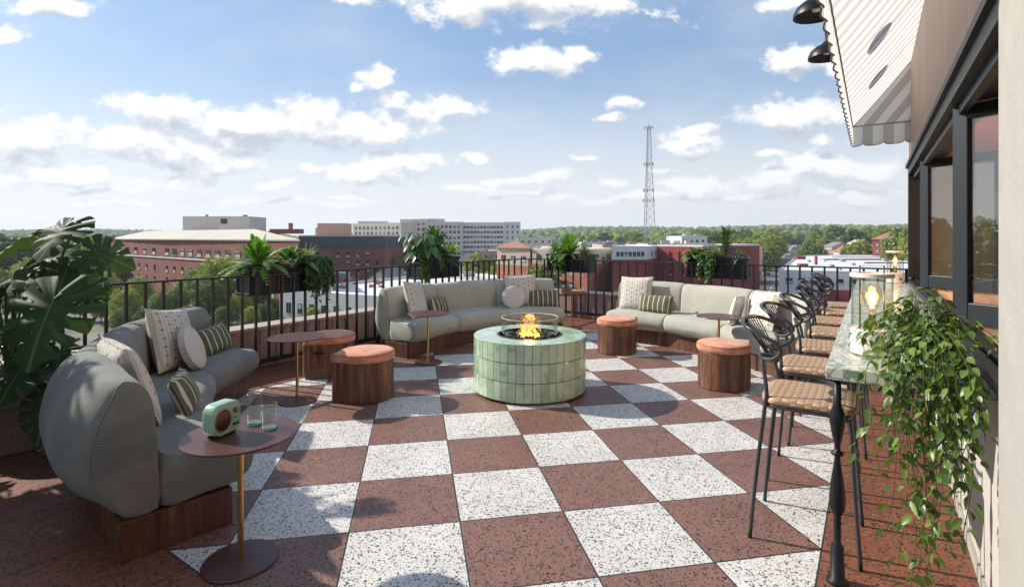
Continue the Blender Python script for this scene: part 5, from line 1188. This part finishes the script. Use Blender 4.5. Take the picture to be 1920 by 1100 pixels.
# B5 white low building
a, b = site(524, 112), site(712, 100); zz = hgt(549, 112)
t = building('white_low_building', 'white painted low building with a pale flat roof seen through the left railing', rect(a, b, 48), zz, M_wht, M_roofw, parapet=.7)
windows(t, a, b, [zz-3.0], 7, 1.25, 2.2, .04, .9, WIN2)
rr = random.Random(8)
for k in range(30):
    mb = MB(); p = site(rr.uniform(590, 715), rr.uniform(118, 146))-V(t.location); mb.box((p.x, p.y, zz+.3), (rr.uniform(.4, 1.6), rr.uniform(.4, 1.2), rr.uniform(.3, .9)), rr.random()*3)
    obj('roof_unit', mb, mat('roof_clutter_rust', (.33, .14, .11), .9, var=.5, vscale=.5), t)
roofbox(t, 560, 140, 6, 5, 1.2, zz, M_roofg); roofbox(t, 640, 150, 4, 3, 1.6, zz, M_steel)
# B6 gabled grey roofs
def gable(name, label, a, b, dep, z0_, zr_, wm_, rm):
    P = rect(a, b, dep); c = sum(P, V((0, 0, 0)))/4; t = thing(name, label, 'building', (c.x, c.y, 0)); Q = [p-c for p in P]; mb = MB(); mb.prism([(q.x, q.y) for q in Q], GZ-1, z0_, bot=False); m1, m2 = (Q[0]+Q[1])/2, (Q[2]+Q[3])/2
    mb.add([(*Q[0][:2], z0_), (*Q[1][:2], z0_), (m1.x, m1.y, zr_), (*Q[2][:2], z0_), (*Q[3][:2], z0_), (m2.x, m2.y, zr_)], [(0, 1, 2), (3, 4, 5)]); obj('wall', mb, wm_, t)
    mb = MB(); e = .5; d = (Q[1]-Q[0]).normalized(); f = (Q[3]-Q[0]).normalized()
    for (p0, p1, mm0, mm1, s_) in ((Q[0], Q[3], m1, m2, -1), (Q[1], Q[2], m1, m2, 1)):
        o_ = d*s_*e; vs = [(p0+o_-f*e), (p1+o_+f*e), (mm1+f*e), (mm0-f*e)]; z_ = [z0_-.25, z0_-.25, zr_+.05, zr_+.05]; mb.add([(v_.x, v_.y, q) for v_, q in zip(vs, z_)]+[(v_.x, v_.y, q+.2) for v_, q in zip(vs, z_)], [(0, 1, 2, 3), (4, 5, 6, 7), (0, 1, 5, 4), (1, 2, 6, 5), (3, 0, 4, 7)])
    obj('roof', mb, rm, t); return t
gable('gabled_building', 'grey gabled roof with pale front among the flat roofs left of centre', site(676, 158), site(745, 158), 26, hgt(533, 158), hgt(509, 158), M_wht2, M_roofg)
a, b = site(735, 165), site(905, 150); t = building('flat_roof_building', 'wide pale flat roofed building below the second planter', rect(a, b, 60), hgt(530, 160), M_wht, M_roofw, parapet=.8)
for px, Dd in ((760, 180), (800, 190), (850, 175), (880, 185)): roofbox(t, px, Dd, 4, 3, 1.5, hgt(530, 160), M_steel)
a, b = site(655, 252), site(745, 260); building('flat_roof_shed', 'low pale roof between the mansard building and the brick annex', rect(a, b, 30), hgt(497, 255), M_tan, M_roofp)
# B7 tan and brick building
a, b, c_ = site(932, 176), site(994, 166), site(1103, 152); zz = hgt(466, 170)
t = building('hip_roof_building', 'tan and brick building with terracotta hipped roof in the centre', [a, b, site(1000, 196), site(938, 206)], zz, M_tan, M_rooft, roof='pyramid', rise=2.4, over=1.0); windows(t, a, b, [zz-3.2], 3, 1.9, 2.0, .06, .95, WIN2)
mb = MB(); lo = V(t.location); q = [a-lo, b-lo, site(1000, 196)-lo, site(938, 206)-lo]; mb.prism([((p*1.012).x, (p*1.012).y) for p in q], GZ, zz-5.4, bot=False); obj('brick_storeys', mb, M_brick2, t); windows(t, a, b, [zz-7.2, zz-11, zz-14.6], 3, 1.7, 1.9, .06, .95, WIN)
e_ = site(1146, 172); z2 = hgt(469, 160)
t = building('corner_apartment_building', 'tan topped orange brick apartment building behind the third planter', [b+V((.6, .2, 0)), c_, e_, site(1012, 205)], z2, M_tan, M_roofp, parapet=.5, trim=M_wht2)
mb = MB(); lo = V(t.location); q = [p-lo for p in (b+V((.6, .2, 0)), c_, e_, site(1012, 205))]; mb.prism([((p*1.012).x, (p*1.012).y) for p in q], GZ, z2-4.2, bot=False); obj('brick_storeys', mb, M_brick2, t)
windows(t, b, c_, [z2-2.2], 5, 1.4, 1.9, .06, .97, WIN2); windows(t, b, c_, [z2-6.2, z2-10, z2-13.7], 6, 1.7, 1.9, .06, .97); windows(t, c_, e_, [z2-2.2, z2-6.2, z2-10, z2-13.7], 4, 1.4, 1.9, .06, .95)
# B8 crimson building with white storey
a, b, c_ = site(1148, 152), site(1214, 152), site(1236, 166); z3 = hgt(464, 152)
t = building('crimson_building', 'crimson brick building with white top storey right of the third planter', [a, b, c_, site(1172, 190), site(1150, 180)], z3, M_wht, M_roofp, parapet=.4)
mb = MB(); lo = V(t.location); q = [p-lo for p in (a, b, c_, site(1172, 190), site(1150, 180))]; mb.prism([((p*1.014).x, (p*1.014).y) for p in q], GZ, z3-3.5, bot=False); obj('brick_storeys', mb, M_brick3, t)
windows(t, a, b, [z3-1.9], 7, .85, 1.3, .10, .92, WIN2); windows(t, b, c_, [z3-1.9], 2, 1.0, 1.4, .2, .8, WIN2); windows(t, a, b, [z3-5.6, z3-9, z3-12.6], 5, 1.1, 1.7, .06, .94)
a, b = site(1232, 162), site(1318, 150); z4 = hgt(462, 156); t = building('crimson_wing', 'plain crimson brick wing with recessed bays left of the fourth planter', rect(a, b, 34), z4, M_brick3, M_roofp, parapet=.5, trim=M_wht)
mb = MB(); lo = V(t.location)
for k in (.25, .45, .68, .86): p = a.lerp(b, k)-lo; d = (b-a).normalized(); n_ = V((d.y, -d.x, 0)); n_ = -n_ if n_.dot(a) > 0 else n_; p = p+n_*.25; mb = MB(); mb.box((p.x, p.y, (z4-1.5+GZ)/2), (1.6, .5, z4-1.5-GZ), atan2(d.y, d.x)); obj('brick_pilaster', mb, M_brick3, t)
windows(t, a, b, [z4-4.4, z4-8, z4-11.5], 6, .9, 1.4, .1, .98, skip=.25)
# low roofs behind the crimson buildings
for k, (pa, pb, Dd, y, dep, m_, lab) in enumerate([(1130, 1215, 225, 461, 30, M_roofp, 'low grey roofed block behind the crimson building, left one'), (1215, 1300, 215, 459, 34, M_roofw, 'low pale roofed block beside the lattice tower foot'), (1278, 1326, 300, 444, 30, M_roofw, 'white sheds behind the fourth planter, left of it'),
        (970, 1040, 330, 446, 26, M_roofp, 'tan low block right of the office complex'), (1035, 1080, 330, 450, 20, M_roofw, 'white low block behind the third planter'), (900, 1000, 250, 472, 34, M_roofp, 'low stone coloured row in front of the white office block'), (1090, 1150, 300, 455, 22, M_roofg, 'grey roofed block between third planter and lattice tower')]):
    a, b = site(pa, Dd), site(pb, Dd); z_ = hgt(y, Dd); t = building('low_block', lab, rect(a, b, dep), z_, [M_tan, M_peach, M_wht, M_wht2][k % 4], m_, parapet=.5)
    windows(t, a, b, [z_-2.4], max(2, int((pb-pa)/12)), 1.3, 1.3, .05, .95, WIN2)
    for q in range(4): roofbox(t, pa+(pb-pa)*(q+.5)/4, Dd+dep*.4, rr.uniform(1.5, 4), 2, rr.uniform(.8, 1.6), z_, rr.choice([M_steel, M_wht2, M_roofg]))
# lattice tower
tw = site(1216, 330); zt = hgt(237, 330); z0_ = -9.0; t = thing('lattice_tower', 'tall grey steel lattice tower with antennas rising above the treeline', 'tower', (tw.x, tw.y, 0)); mb = MB()
def hw(z):
    f = (z-z0_)/(zt-z0_); return 4.9*(1-f)+.95*f if f < .72 else (4.9*.28+.95*.72)*(1-(f-.72)/.28)+1.15*(f-.72)/.28
n = 19; zs = [z0_+(zt-z0_)*(1-(1-k/n)**1.25) for k in range(n+1)]
cor = lambda z, k: V((hw(z)*cos(2*pi*k/3+.55), hw(z)*sin(2*pi*k/3+.55), z))
for k in range(3):
    mb.tube([cor(z, k) for z in zs], .20, 5)
    for i in range(n):
        mb.tube([cor(zs[i], k), cor(zs[i+1], (k+1) % 3)], .085, 4); mb.tube([cor(zs[i], (k+1) % 3), cor(zs[i+1], k)], .085, 4); mb.tube([cor(zs[i+1], k), cor(zs[i+1], (k+1) % 3)], .08, 4)
obj('steel_mast', mb, M_steel, t)
for z, r_ in ((zt-.8, 2.6), (hgt(308, 330), 3.0), (hgt(357, 330), 3.3), (hgt(376, 330), 3.7)):
    mb = MB()
    for k in range(6): a = k*pi/3; mb.box((r_*cos(a), r_*sin(a), z), (.35, .35, 2.0), a); mb.tube([(0, 0, z), (r_*cos(a), r_*sin(a), z)], .07, 4)
    mb.tube([(r_*cos(k*pi/3), r_*sin(k*pi/3), z+.2) for k in range(6)], .07, 4, True); obj('antenna_array', mb, M_steel, t)
mb = MB(); mb.tube([(0, 0, zt-2), (0, 0, zt+5)], .07, 4); obj('lightning_rod', mb, M_steel, t)
# right side
a, b = site(1392, 218), site(1430, 236); t = building('tan_shop_building', 'small tan building at the left side of the street behind the fourth planter', rect(a, b, 20), hgt(464, 226), M_peach, M_roofp); windows(t, a, b, [hgt(464, 226)-3], 3, 1.5, 1.6, .1, .9, WIN2)
a, b, = site(1460, 166), site(1760, 150); zz = hgt(511, 160)
t = building('white_roof_building', 'large white low building with a broad white roof, behind the bar stools', [a, b, site(1790, 320), site(1512, 300), site(1492, 270)], zz, M_wht, M_roofw, parapet=.5)
windows(t, a, b, [zz-2.9], 11, 1.9, 2.0, .03, .95); lo = V(t.location); mb = MB(); d = (b-a).normalized(); m_ = (a.lerp(b, .62))-lo; n_ = V((d.y, -d.x, 0)); n_ = -n_ if n_.dot(a) > 0 else n_
p = m_+n_*.3; mb.box((p.x, p.y, (zz-5.2+GZ)/2), ((b-a).length*.72, .8, zz-5.2-GZ), atan2(d.y, d.x)); obj('red_base', mb, M_brick3, t)
for (px, Dd, w_, d_, h_, mm) in ((1530, 205, .8, .8, 3.2, M_brick3), (1505, 190, 3, 2, 1, M_brick3), (1560, 185, 1.2, 1.2, .9, M_roofg), (1620, 245, 40, .4, .5, M_brick4), (1690, 215, 30, .4, .35, M_brick4), (1650, 275, 50, .4, .4, M_wht), (1500, 255, 4, 3, 1.3, M_brick3), (1580, 230, 2, 1.5, 1.0, M_steel), (1600, 200, 1, 1, .8, M_steel), (1545, 230, 1.4, 1.4, .9, M_wht), (1660, 235, 2.4, 1.6, 1.1, M_steel), (1517, 225, 1, 1, .8, M_steel), (1575, 172, .8, .8, .7, M_steel)): roofbox(t, px, Dd, w_, d_, h_, zz, mm)
a, b = site(1526, 372), site(1602, 350); building('orange_roof_building', 'low building with a wide orange flat roof beyond the white roof', rect(a, b, 75), hgt(472, 365)+.5, M_peach, M_roofo, z0=-12)
a, b = site(1540, 470), site(1640, 455); t = building('long_low_building', 'long low pink grey building behind the orange roof', rect(a, b, 25), hgt(450, 465), M_peach, M_roofp, z0=-14); windows(t, a, b, [hgt(450, 465)-2.2], 14, 1.6, 1.2, .03, .97, WIN2)
gable('hipped_house', 'low grey roofed house with red ridge between white roof and trees', site(1558, 340), site(1636, 335), 18, hgt(482, 335), hgt(473, 335), M_tan, M_roofg)
a, b = site(1636, 300), site(1690, 290); z5 = hgt(449, 300); t = building('brick_stair_tower', 'red brick building with terracotta hipped roof at the far right by the bar wall', rect(a, b, 16), z5, M_brick, M_rooft, roof='pyramid', rise=4.5, over=1.2, z0=-14); windows(t, a, b, [z5-2.5, z5-6, z5-9.5], 4, 1.3, 1.8, .06, .94)

for i_, (px, Dd, w_, hh_, wm_, rm_, lab) in enumerate([(1560, 400, 16, 5, M_tan, M_roofg, 'small tan house beyond the orange roof, leftmost'), (1585, 330, 12, 5, M_wht2, M_rooft, 'small cream house with red roof right of the orange roof'), (1605, 420, 14, 6, M_peach, M_roofp, 'peach block half hidden by trees below the brick tower'), (1575, 520, 18, 5, M_wht, M_roofg, 'white shed far behind the orange roof'), (1655, 400, 16, 6, M_brick2, M_roofg, 'brick house behind the stair tower'),
        (1450, 470, 14, 5, M_wht2, M_roofg, 'cream house on the slope left of the street'), (1400, 420, 12, 5, M_tan, M_rooft, 'tan house with red roof behind the fourth planter'), (1360, 380, 16, 5, M_wht, M_roofg, 'white house behind the fourth planter'), (1250, 330, 14, 5, M_peach, M_rooft, 'peach house right of the lattice tower'), (1190, 350, 15, 5, M_tan, M_roofg, 'tan house left of the lattice tower'), (1110, 370, 13, 5, M_wht2, M_rooft, 'cream house with red roof under the treeline, centre'), (1020, 400, 16, 6, M_brick2, M_roofg, 'brick house under the treeline right of the office')]):
    p = site(px, Dd); q = site(px+w_*983/Dd, Dd); g_ = terr(p.x, p.y); t = gable('small_house', lab, p, q, 12, g_+hh_+4, g_+hh_+7.5, wm_, rm_); windows(t, p, q, [g_+hh_+1.8], 4, 1.2, 1.4, .08, .92, WIN2)
# ------------------------------------------------------------ parked and moving cars
def car(label, loc, rz, paint, van=False):
    t = thing('parked_car', label, 'car', loc, rz, 'cars on the street'); L, W_, Hc = (4.5, 1.8, 1.45) if not van else (5.6, 2.0, 2.3)
    pr = [(-2.25, .35), (-2.25, .80), (-1.95, .95), (-1.2, 1.0), (-.75, 1.40), (.75, 1.45), (1.5, 1.02), (2.2, .95), (2.25, .35)] if not van else [(-2.8, .4), (-2.8, 1.1), (-2.1, 1.25), (-1.6, 2.2), (2.7, 2.3), (2.8, .4)]
    mb = MB(); n = len(pr)
    vs = [(x, -W_/2*(1 if z < 1.05 else .82), z) for x, z in pr]+[(x, W_/2*(1 if z < 1.05 else .82), z) for x, z in pr]; mb.add(vs, [tuple(range(n)), tuple(range(n, 2*n))[::-1]]+[(k, n+k, n+(k+1) % n, (k+1) % n) for k in range(n)]); obj('body', mb, paint, t, bevel=.06)
    mb = MB(); 
    if van: mb.box((-1.82, 0, 1.72), (.5, 1.66, .6))
    else: mb.add([(-1.12, -.80, 1.03), (1.42, -.80, 1.05), (.72, -.77, 1.40), (-.72, -.77, 1.37), (-1.12, .80, 1.03), (1.42, .80, 1.05), (.72, .77, 1.40), (-.72, .77, 1.37)], [(0, 1, 2, 3), (4, 7, 6, 5), (0, 3, 7, 4), (1, 5, 6, 2)])
    obj('windows', mb, M_win, t)
    for sx in (-1.4, 1.4):
        for sy in (-1, 1): mb = MB(); mb.lathe([(.33, -.11), (.33, .11)], 14); o = obj('wheel', mb, M_tyre, t); o.location = (sx, sy*(W_/2-.08), .33); o.rotation_euler.x = R(90)
    return t
paints = {'red': mat('red_car_paint', (.35, .03, .03), .25), 'white': mat('white_car_paint', (.7, .7, .7), .25), 'blue': mat('navy_car_paint', (.03, .06, .16), .25), 'grey': mat('grey_car_paint', (.16, .17, .18), .25), 'black': mat('black_car_paint', (.02, .02, .022), .25), 'silver': mat('silver_car_paint', (.42, .43, .44), .3)}
def stp(Dd):
    for i in range(len(ST)-1):
        d0, d1 = ST[i].dot(FW), ST[i+1].dot(FW)
        if d0 <= Dd <= d1: f = (Dd-d0)/(d1-d0); p = ST[i].lerp(ST[i+1], f); d = (ST[i+1]-ST[i]).normalized(); return p, d
for (Dd, off, c_, lab, van) in [(262, -3.8, 'blue', 'dark blue car nearest on the street, by the white roof corner', 0), (345, -4.5, 'red', 'red car on the street beyond the blue one', 0), (362, -3.5, 'black', 'black car just behind the red one', 0), (380, -4, 'blue', 'navy car behind the black one on the street', 0), (355, 3.4, 'silver', 'silver car on the right lane of the street', 0), (440, -4, 'white', 'white car halfway up the street', 0), (425, 3.5, 'grey', 'grey car halfway up the street', 0), (470, 3.5, 'red', 'small red car far up the street', 0), (520, 3.0, 'white', 'white van far up the street', 1), (560, -3.6, 'silver', 'silver car near the end of the street', 0), (600, 3.4, 'black', 'black car near the end of the street', 0), (228, 6.0, 'silver', 'silver car parked at the near crossing', 0)]:
    p, d = stp(Dd); s_ = V((d.y, -d.x, 0)); q = p+s_*off; car(lab, (q.x, q.y, terr(q.x, q.y)+.1), atan2(d.y, d.x)+(pi if off > 0 else 0), paints[c_], van)
p = site(1412, 226); car('white box van parked left of the street under the dark tree', (p.x, p.y, GZ+.1), YAW+R(80), paints['white'], True)

lampc = 0
for Dd in (205, 250, 300, 355, 410, 470):
    for sd_ in (-1, 1):
        p, d = stp(Dd); s_ = V((d.y, -d.x, 0)); q = p+s_*sd_*8.6; t = thing('street_lamp', f'grey street lamp on the {"left" if sd_ < 0 else "right"} kerb, {["first", "second", "third", "fourth", "fifth", "sixth"][lampc//2]} along the street', 'street lamp', (q.x, q.y, terr(q.x, q.y)), 0, 'street lamps along the street'); lampc += 1
        mb = MB(); e = -s_*sd_*2.2; mb.tube([(0, 0, 0), (0, 0, 8.2), (e.x*.5, e.y*.5, 8.9), (e.x, e.y, 9.0)], [.14, .09, .07, .06], 6); obj('pole', mb, M_steel, t); mb = MB(); mb.box((e.x, e.y, 8.95), (.7, .3, .15), atan2(e.y, e.x)); obj('lamp_head', mb, M_steel, t)
# ------------------------------------------------------------ trees
def tree_proto(seed, m_, h_, rad_, nclump, nleaf, lsz, kind='round'):
    rnd = random.Random(seed); lb = MB(); tb = MB(); zc = h_*.60; hh = h_*.42
    tb.tube(cat([(0, 0, -.5), (rnd.uniform(-.2, .2), rnd.uniform(-.2, .2), h_*.3), (rnd.uniform(-.5, .5), rnd.uniform(-.5, .5), h_*.72)], 4), [.42, .38, .34, .3, .27, .24, .2, .15, .08], 7)
    cl = []
    for k in range(nclump):
        d = rndv(rnd); q = .45+.55*rnd.random()**.5; bulge = 1+.28*mn.noise(d*1.6+V((seed, 0, 0))); shape = 1.0 if kind == 'round' else (1.15-.75*((d.z*q+1)/2))
        c_ = V((d.x*rad_*q*bulge*shape, d.y*rad_*q*bulge*shape, zc+d.z*hh*q*bulge)); cl.append(c_)
        if k % 6 == 0: tb.tube([(0, 0, h_*.35), V((0, 0, h_*.45)).lerp(c_, .5), c_], [.14, .09, .03], 4)
    for c_ in cl:
        cr = rad_*rnd.uniform(.16, .30)
        for j in range(nleaf):
            d = rndv(rnd, .35); p = c_+d*cr*rnd.uniform(.55, 1); nn = (d+rndv(rnd)*.8).normalized(); t1 = nn.orthogonal().normalized(); t2 = nn.cross(t1); s_ = lsz*rnd.uniform(.6, 1.25)
            lb.add([p-t1*s_*.5, p+t2*s_*.35, p+t1*s_*.5, p-t2*s_*.35], [(0, 1, 2, 3)])
    a = bpy.data.meshes.new('crown'); a.from_pydata(lb.v, [], lb.f); a.materials.append(m_); b = bpy.data.meshes.new('trunk'); b.from_pydata(tb.v, [], tb.f); b.materials.append(M_bark); return a, b
TP = {}
for k in range(3):
    TP['near', k] = tree_proto(10+k, M_foliage[k], 15, 5.4, 230, 56, .44)
    TP['mid', k] = tree_proto(20+k, M_foliage[k], 15, 5.6, 150, 34, .85)
TP['near', 3] = tree_proto(30, M_foliage[0], 19, 3.6, 190, 50, .44, 'cone'); TP['mid', 3] = tree_proto(31, M_foliage[0], 18, 3.4, 130, 32, .8, 'cone')
def tree(px, Dd, top_y, k, lod, label, group='trees of the town', hmax=None, wk=1.0):
    p = site(px, Dd); g = terr(p.x, p.y); ztop = hgt(top_y, Dd); base_h = 15 if k < 3 else 19; s_ = max(.35, (ztop-g)/(base_h*.99)); t = thing('tree', label, 'tree', (p.x, p.y, g), random.uniform(0, 6.28), group); t.scale = (s_*wk, s_*wk, s_)
    for nm, me in zip(('crown', 'trunk'), TP[lod, k]): o = bpy.data.objects.new(nm, me); C.objects.link(o); o.parent = t
    return t
TR = random.Random(77); kind = ['dark green leafy', 'mid green leafy', 'light green leafy', 'tall dark conical']
near = [(190, 118, 560, 1), (235, 112, 545, 2), (262, 130, 522, 2), (300, 120, 548, 1), (330, 126, 540, 1), (350, 108, 580, 0), (380, 134, 500, 1), (410, 130, 489, 2), (392, 118, 530, 0), (432, 128, 520, 1), (452, 120, 548, 2), (480, 126, 540, 1), (497, 112, 570, 0), (420, 108, 585, 0), (270, 104, 600, 0), (225, 104, 590, 1), (512, 122, 580, 0), (470, 106, 605, 2), (200, 140, 515, 2), (170, 150, 505, 1), (150, 122, 550, 0), (110, 140, 520, 1), (130, 165, 490, 2), (60, 150, 500, 1), (20, 140, 520, 0), (-20, 150, 500, 1), (345, 140, 525, 2), (290, 100, 610, 1)]
rank = [sum(1 for q in near if q[3] == n_[3] and q[0] < n_[0]) for n_ in near]
for i, (px, Dd, y, k) in enumerate(near): tree(px, Dd, y, k, 'near', f'{kind[k]} tree below the left railing, {["first", "second", "third", "fourth", "fifth", "sixth", "seventh", "eighth", "ninth", "tenth", "eleventh", "twelfth", "thirteenth", "fourteenth"][rank[i]]} of its tone from the left', 'near trees below the left railing')
# wood left of the brick building
for i in range(95):
    Dd = TR.uniform(175, 620); px = TR.uniform(-90, 205) if Dd < 330 else TR.uniform(-90, 330); y = 443.8+983/Dd*(1.6+18-TR.uniform(11, 19)); k = TR.choice([0, 0, 1, 1, 3, 2]); tree(px, Dd, y, k, 'mid', f'{kind[k]} tree in the wood left of the long brick building', 'trees in the wood left of the brick building', wk=1.1)
specs = [(560, 113, 590, 2, 'small light tree in front of the white low building'), (585, 105, 603, 2, 'rounded light shrub tree beside the white low building'), (822, 232, 482, 2, 'yellow green tree right of the second planter'), (893, 205, 478, 2, 'yellow green street tree right of the second planter, nearer'), (915, 215, 486, 1, 'street tree between second and third planters'), (935, 196, 492, 2, 'light street tree before the hipped roof building'), (1012, 160, 500, 1, 'dark tree below the third planter'), (975, 300, 463, 1, 'tree right of the white office block'),
         (735, 240, 480, 1, 'tree in front of the small brick annex'), (1410, 215, 497, 0, 'dark tree over the parked white van'), (1400, 195, 520, 0, 'dark tree below the fourth planter'), (1375, 180, 540, 0, 'dark hedge tree below the fourth planter, lower'), (1432, 262, 474, 0, 'dark green tree at the left kerb of the street'), (1445, 290, 462, 1, 'green tree at the left kerb further on'), (1350, 170, 552, 0, 'lowest dark tree below the fourth planter'), (1520, 330, 450, 1, 'green tree on the right of the street before the orange roof'), (1536, 322, 464, 0, 'dark tree behind the edge of the white roof'), (1610, 318, 453, 2, 'bright green tree left of the brick tower'), (1592, 330, 460, 1, 'green tree behind the grey roofed house'), (1625, 322, 462, 1, 'green tree close to the brick tower, left'),
         (1690, 255, 436, 1, 'large green tree next to the bar wall'), (1712, 240, 450, 2, 'light green tree next to the bar wall, nearer'), (1672, 262, 470, 1, 'green tree in front of the brick tower'), (1700, 300, 430, 0, 'dark tree behind the large one by the bar wall'), (1160, 136, 560, 2, 'small light tree at the foot of the crimson building'), (1545, 455, 446, 2, 'light tree beyond the orange roof, left')]
for (px, Dd, y, k, lab) in specs: tree(px, Dd, y, k, 'near' if Dd < 140 else 'mid', lab)
for i in range(46):     # avenue and slope left of the street
    Dd = TR.uniform(300, 720); e = 1512-TR.uniform(8, 30)*300/Dd*2; px = TR.uniform(1300, e-8); y = 443.8+983/Dd*(1.6-(terr(*site(px, Dd)[:2])+TR.uniform(13, 20))); k = TR.choice([0, 1, 1, 2]); tree(px, Dd, y, k, 'mid', f'{kind[k]} tree on the slope left of the long street', 'trees on the slope left of the street', wk=1.15)
for i in range(52):
    Dd = TR.uniform(430, 760); px = TR.uniform(1525, 1730); y = 443.8+983/Dd*(1.6-(terr(*site(px, Dd)[:2])+TR.uniform(13, 21))); k = TR.choice([0, 1, 2, 2]); tree(px, Dd, y, k, 'mid', f'{kind[k]} tree in the grove right of the long street', 'trees in the grove right of the street', wk=1.15)
for i in range(40):
    Dd = TR.uniform(370, 720); px = TR.uniform(980, 1310); y = 443.8+983/Dd*(1.6-(terr(*site(px, Dd)[:2])+TR.uniform(12, 17))); k = TR.choice([0, 1, 1, 2]); tree(px, Dd, y, k, 'mid', f'{kind[k]} tree in the belt behind the lattice tower', 'trees in the belt behind the lattice tower', wk=1.1)
for i in range(16):
    p = V((-70-TR.uniform(0, 60), -130+i*8.4, 0)); k = TR.choice([0, 1, 2]); t_ = thing('tree', 'tall leafy tree behind the terrace, mirrored in the window leaf', 'tree', (p.x, p.y, GZ), TR.random()*6, 'trees mirrored in the window'); t_.scale = (1.5, 1.5, 1.42)
    for nm, me in zip(('crown', 'trunk'), TP['mid', k]): o = bpy.data.objects.new(nm, me); C.objects.link(o); o.parent = t_
# far forest as one mass
FR = random.Random(99); fm = MB(); bl = [blobverts((1, 1, .8), 200+k, 2) for k in range(8)]; bl1 = [blobverts((1, 1, .7), 300+k, 1) for k in range(8)]
for i in range(5200):
    Dd = 650+2500*FR.random()**1.25; px = FR.uniform(-140, 1860); p = site(px, Dd); n_ = mn.noise(V((p.x*.003, p.y*.003, 4)))
    if n_ < -.22 and Dd < 1500: continue
    if Dd < 1000 and 1495 < px < 1530: continue
    if Dd < 760 and 640 < px < 985: continue
    g = terr(p.x, p.y); s_ = FR.uniform(5, 9)*(1+Dd/3500); vs, fs = (bl if Dd < 1100 else bl1)[FR.randrange(8)]; h_ = s_*FR.uniform(.8, 1.35); fm.add([(p.x+a*s_, p.y+b*s_, g+5+c_*h_) for a, b, c_ in vs], fs)
o = obj('far_forest', fm, M_forest, None, smooth=True); o['kind'] = 'stuff'; o['label'] = 'far green forest covering the hills to the horizon'
# distant haze
hb = MB(); hb.box((0, 0, 60), (8400, 8400, 2*90+60)); 
hm = bpy.data.materials.new('haze_air'); hm.use_nodes = True; ht = NT(hm.node_tree); ht.n.clear()
pv = ht.node('ShaderNodeVolumePrincipled', {'Color': (.80, .88, 1.0, 1), 'Density': .00016, 'Anisotropy': .2}); ht.l.new(pv.outputs[0], ht.node('ShaderNodeOutputMaterial').inputs['Volume'])
o = obj('haze', hb, hm); o['kind'] = 'stuff'; o['label'] = 'thin pale air between terrace and hills'
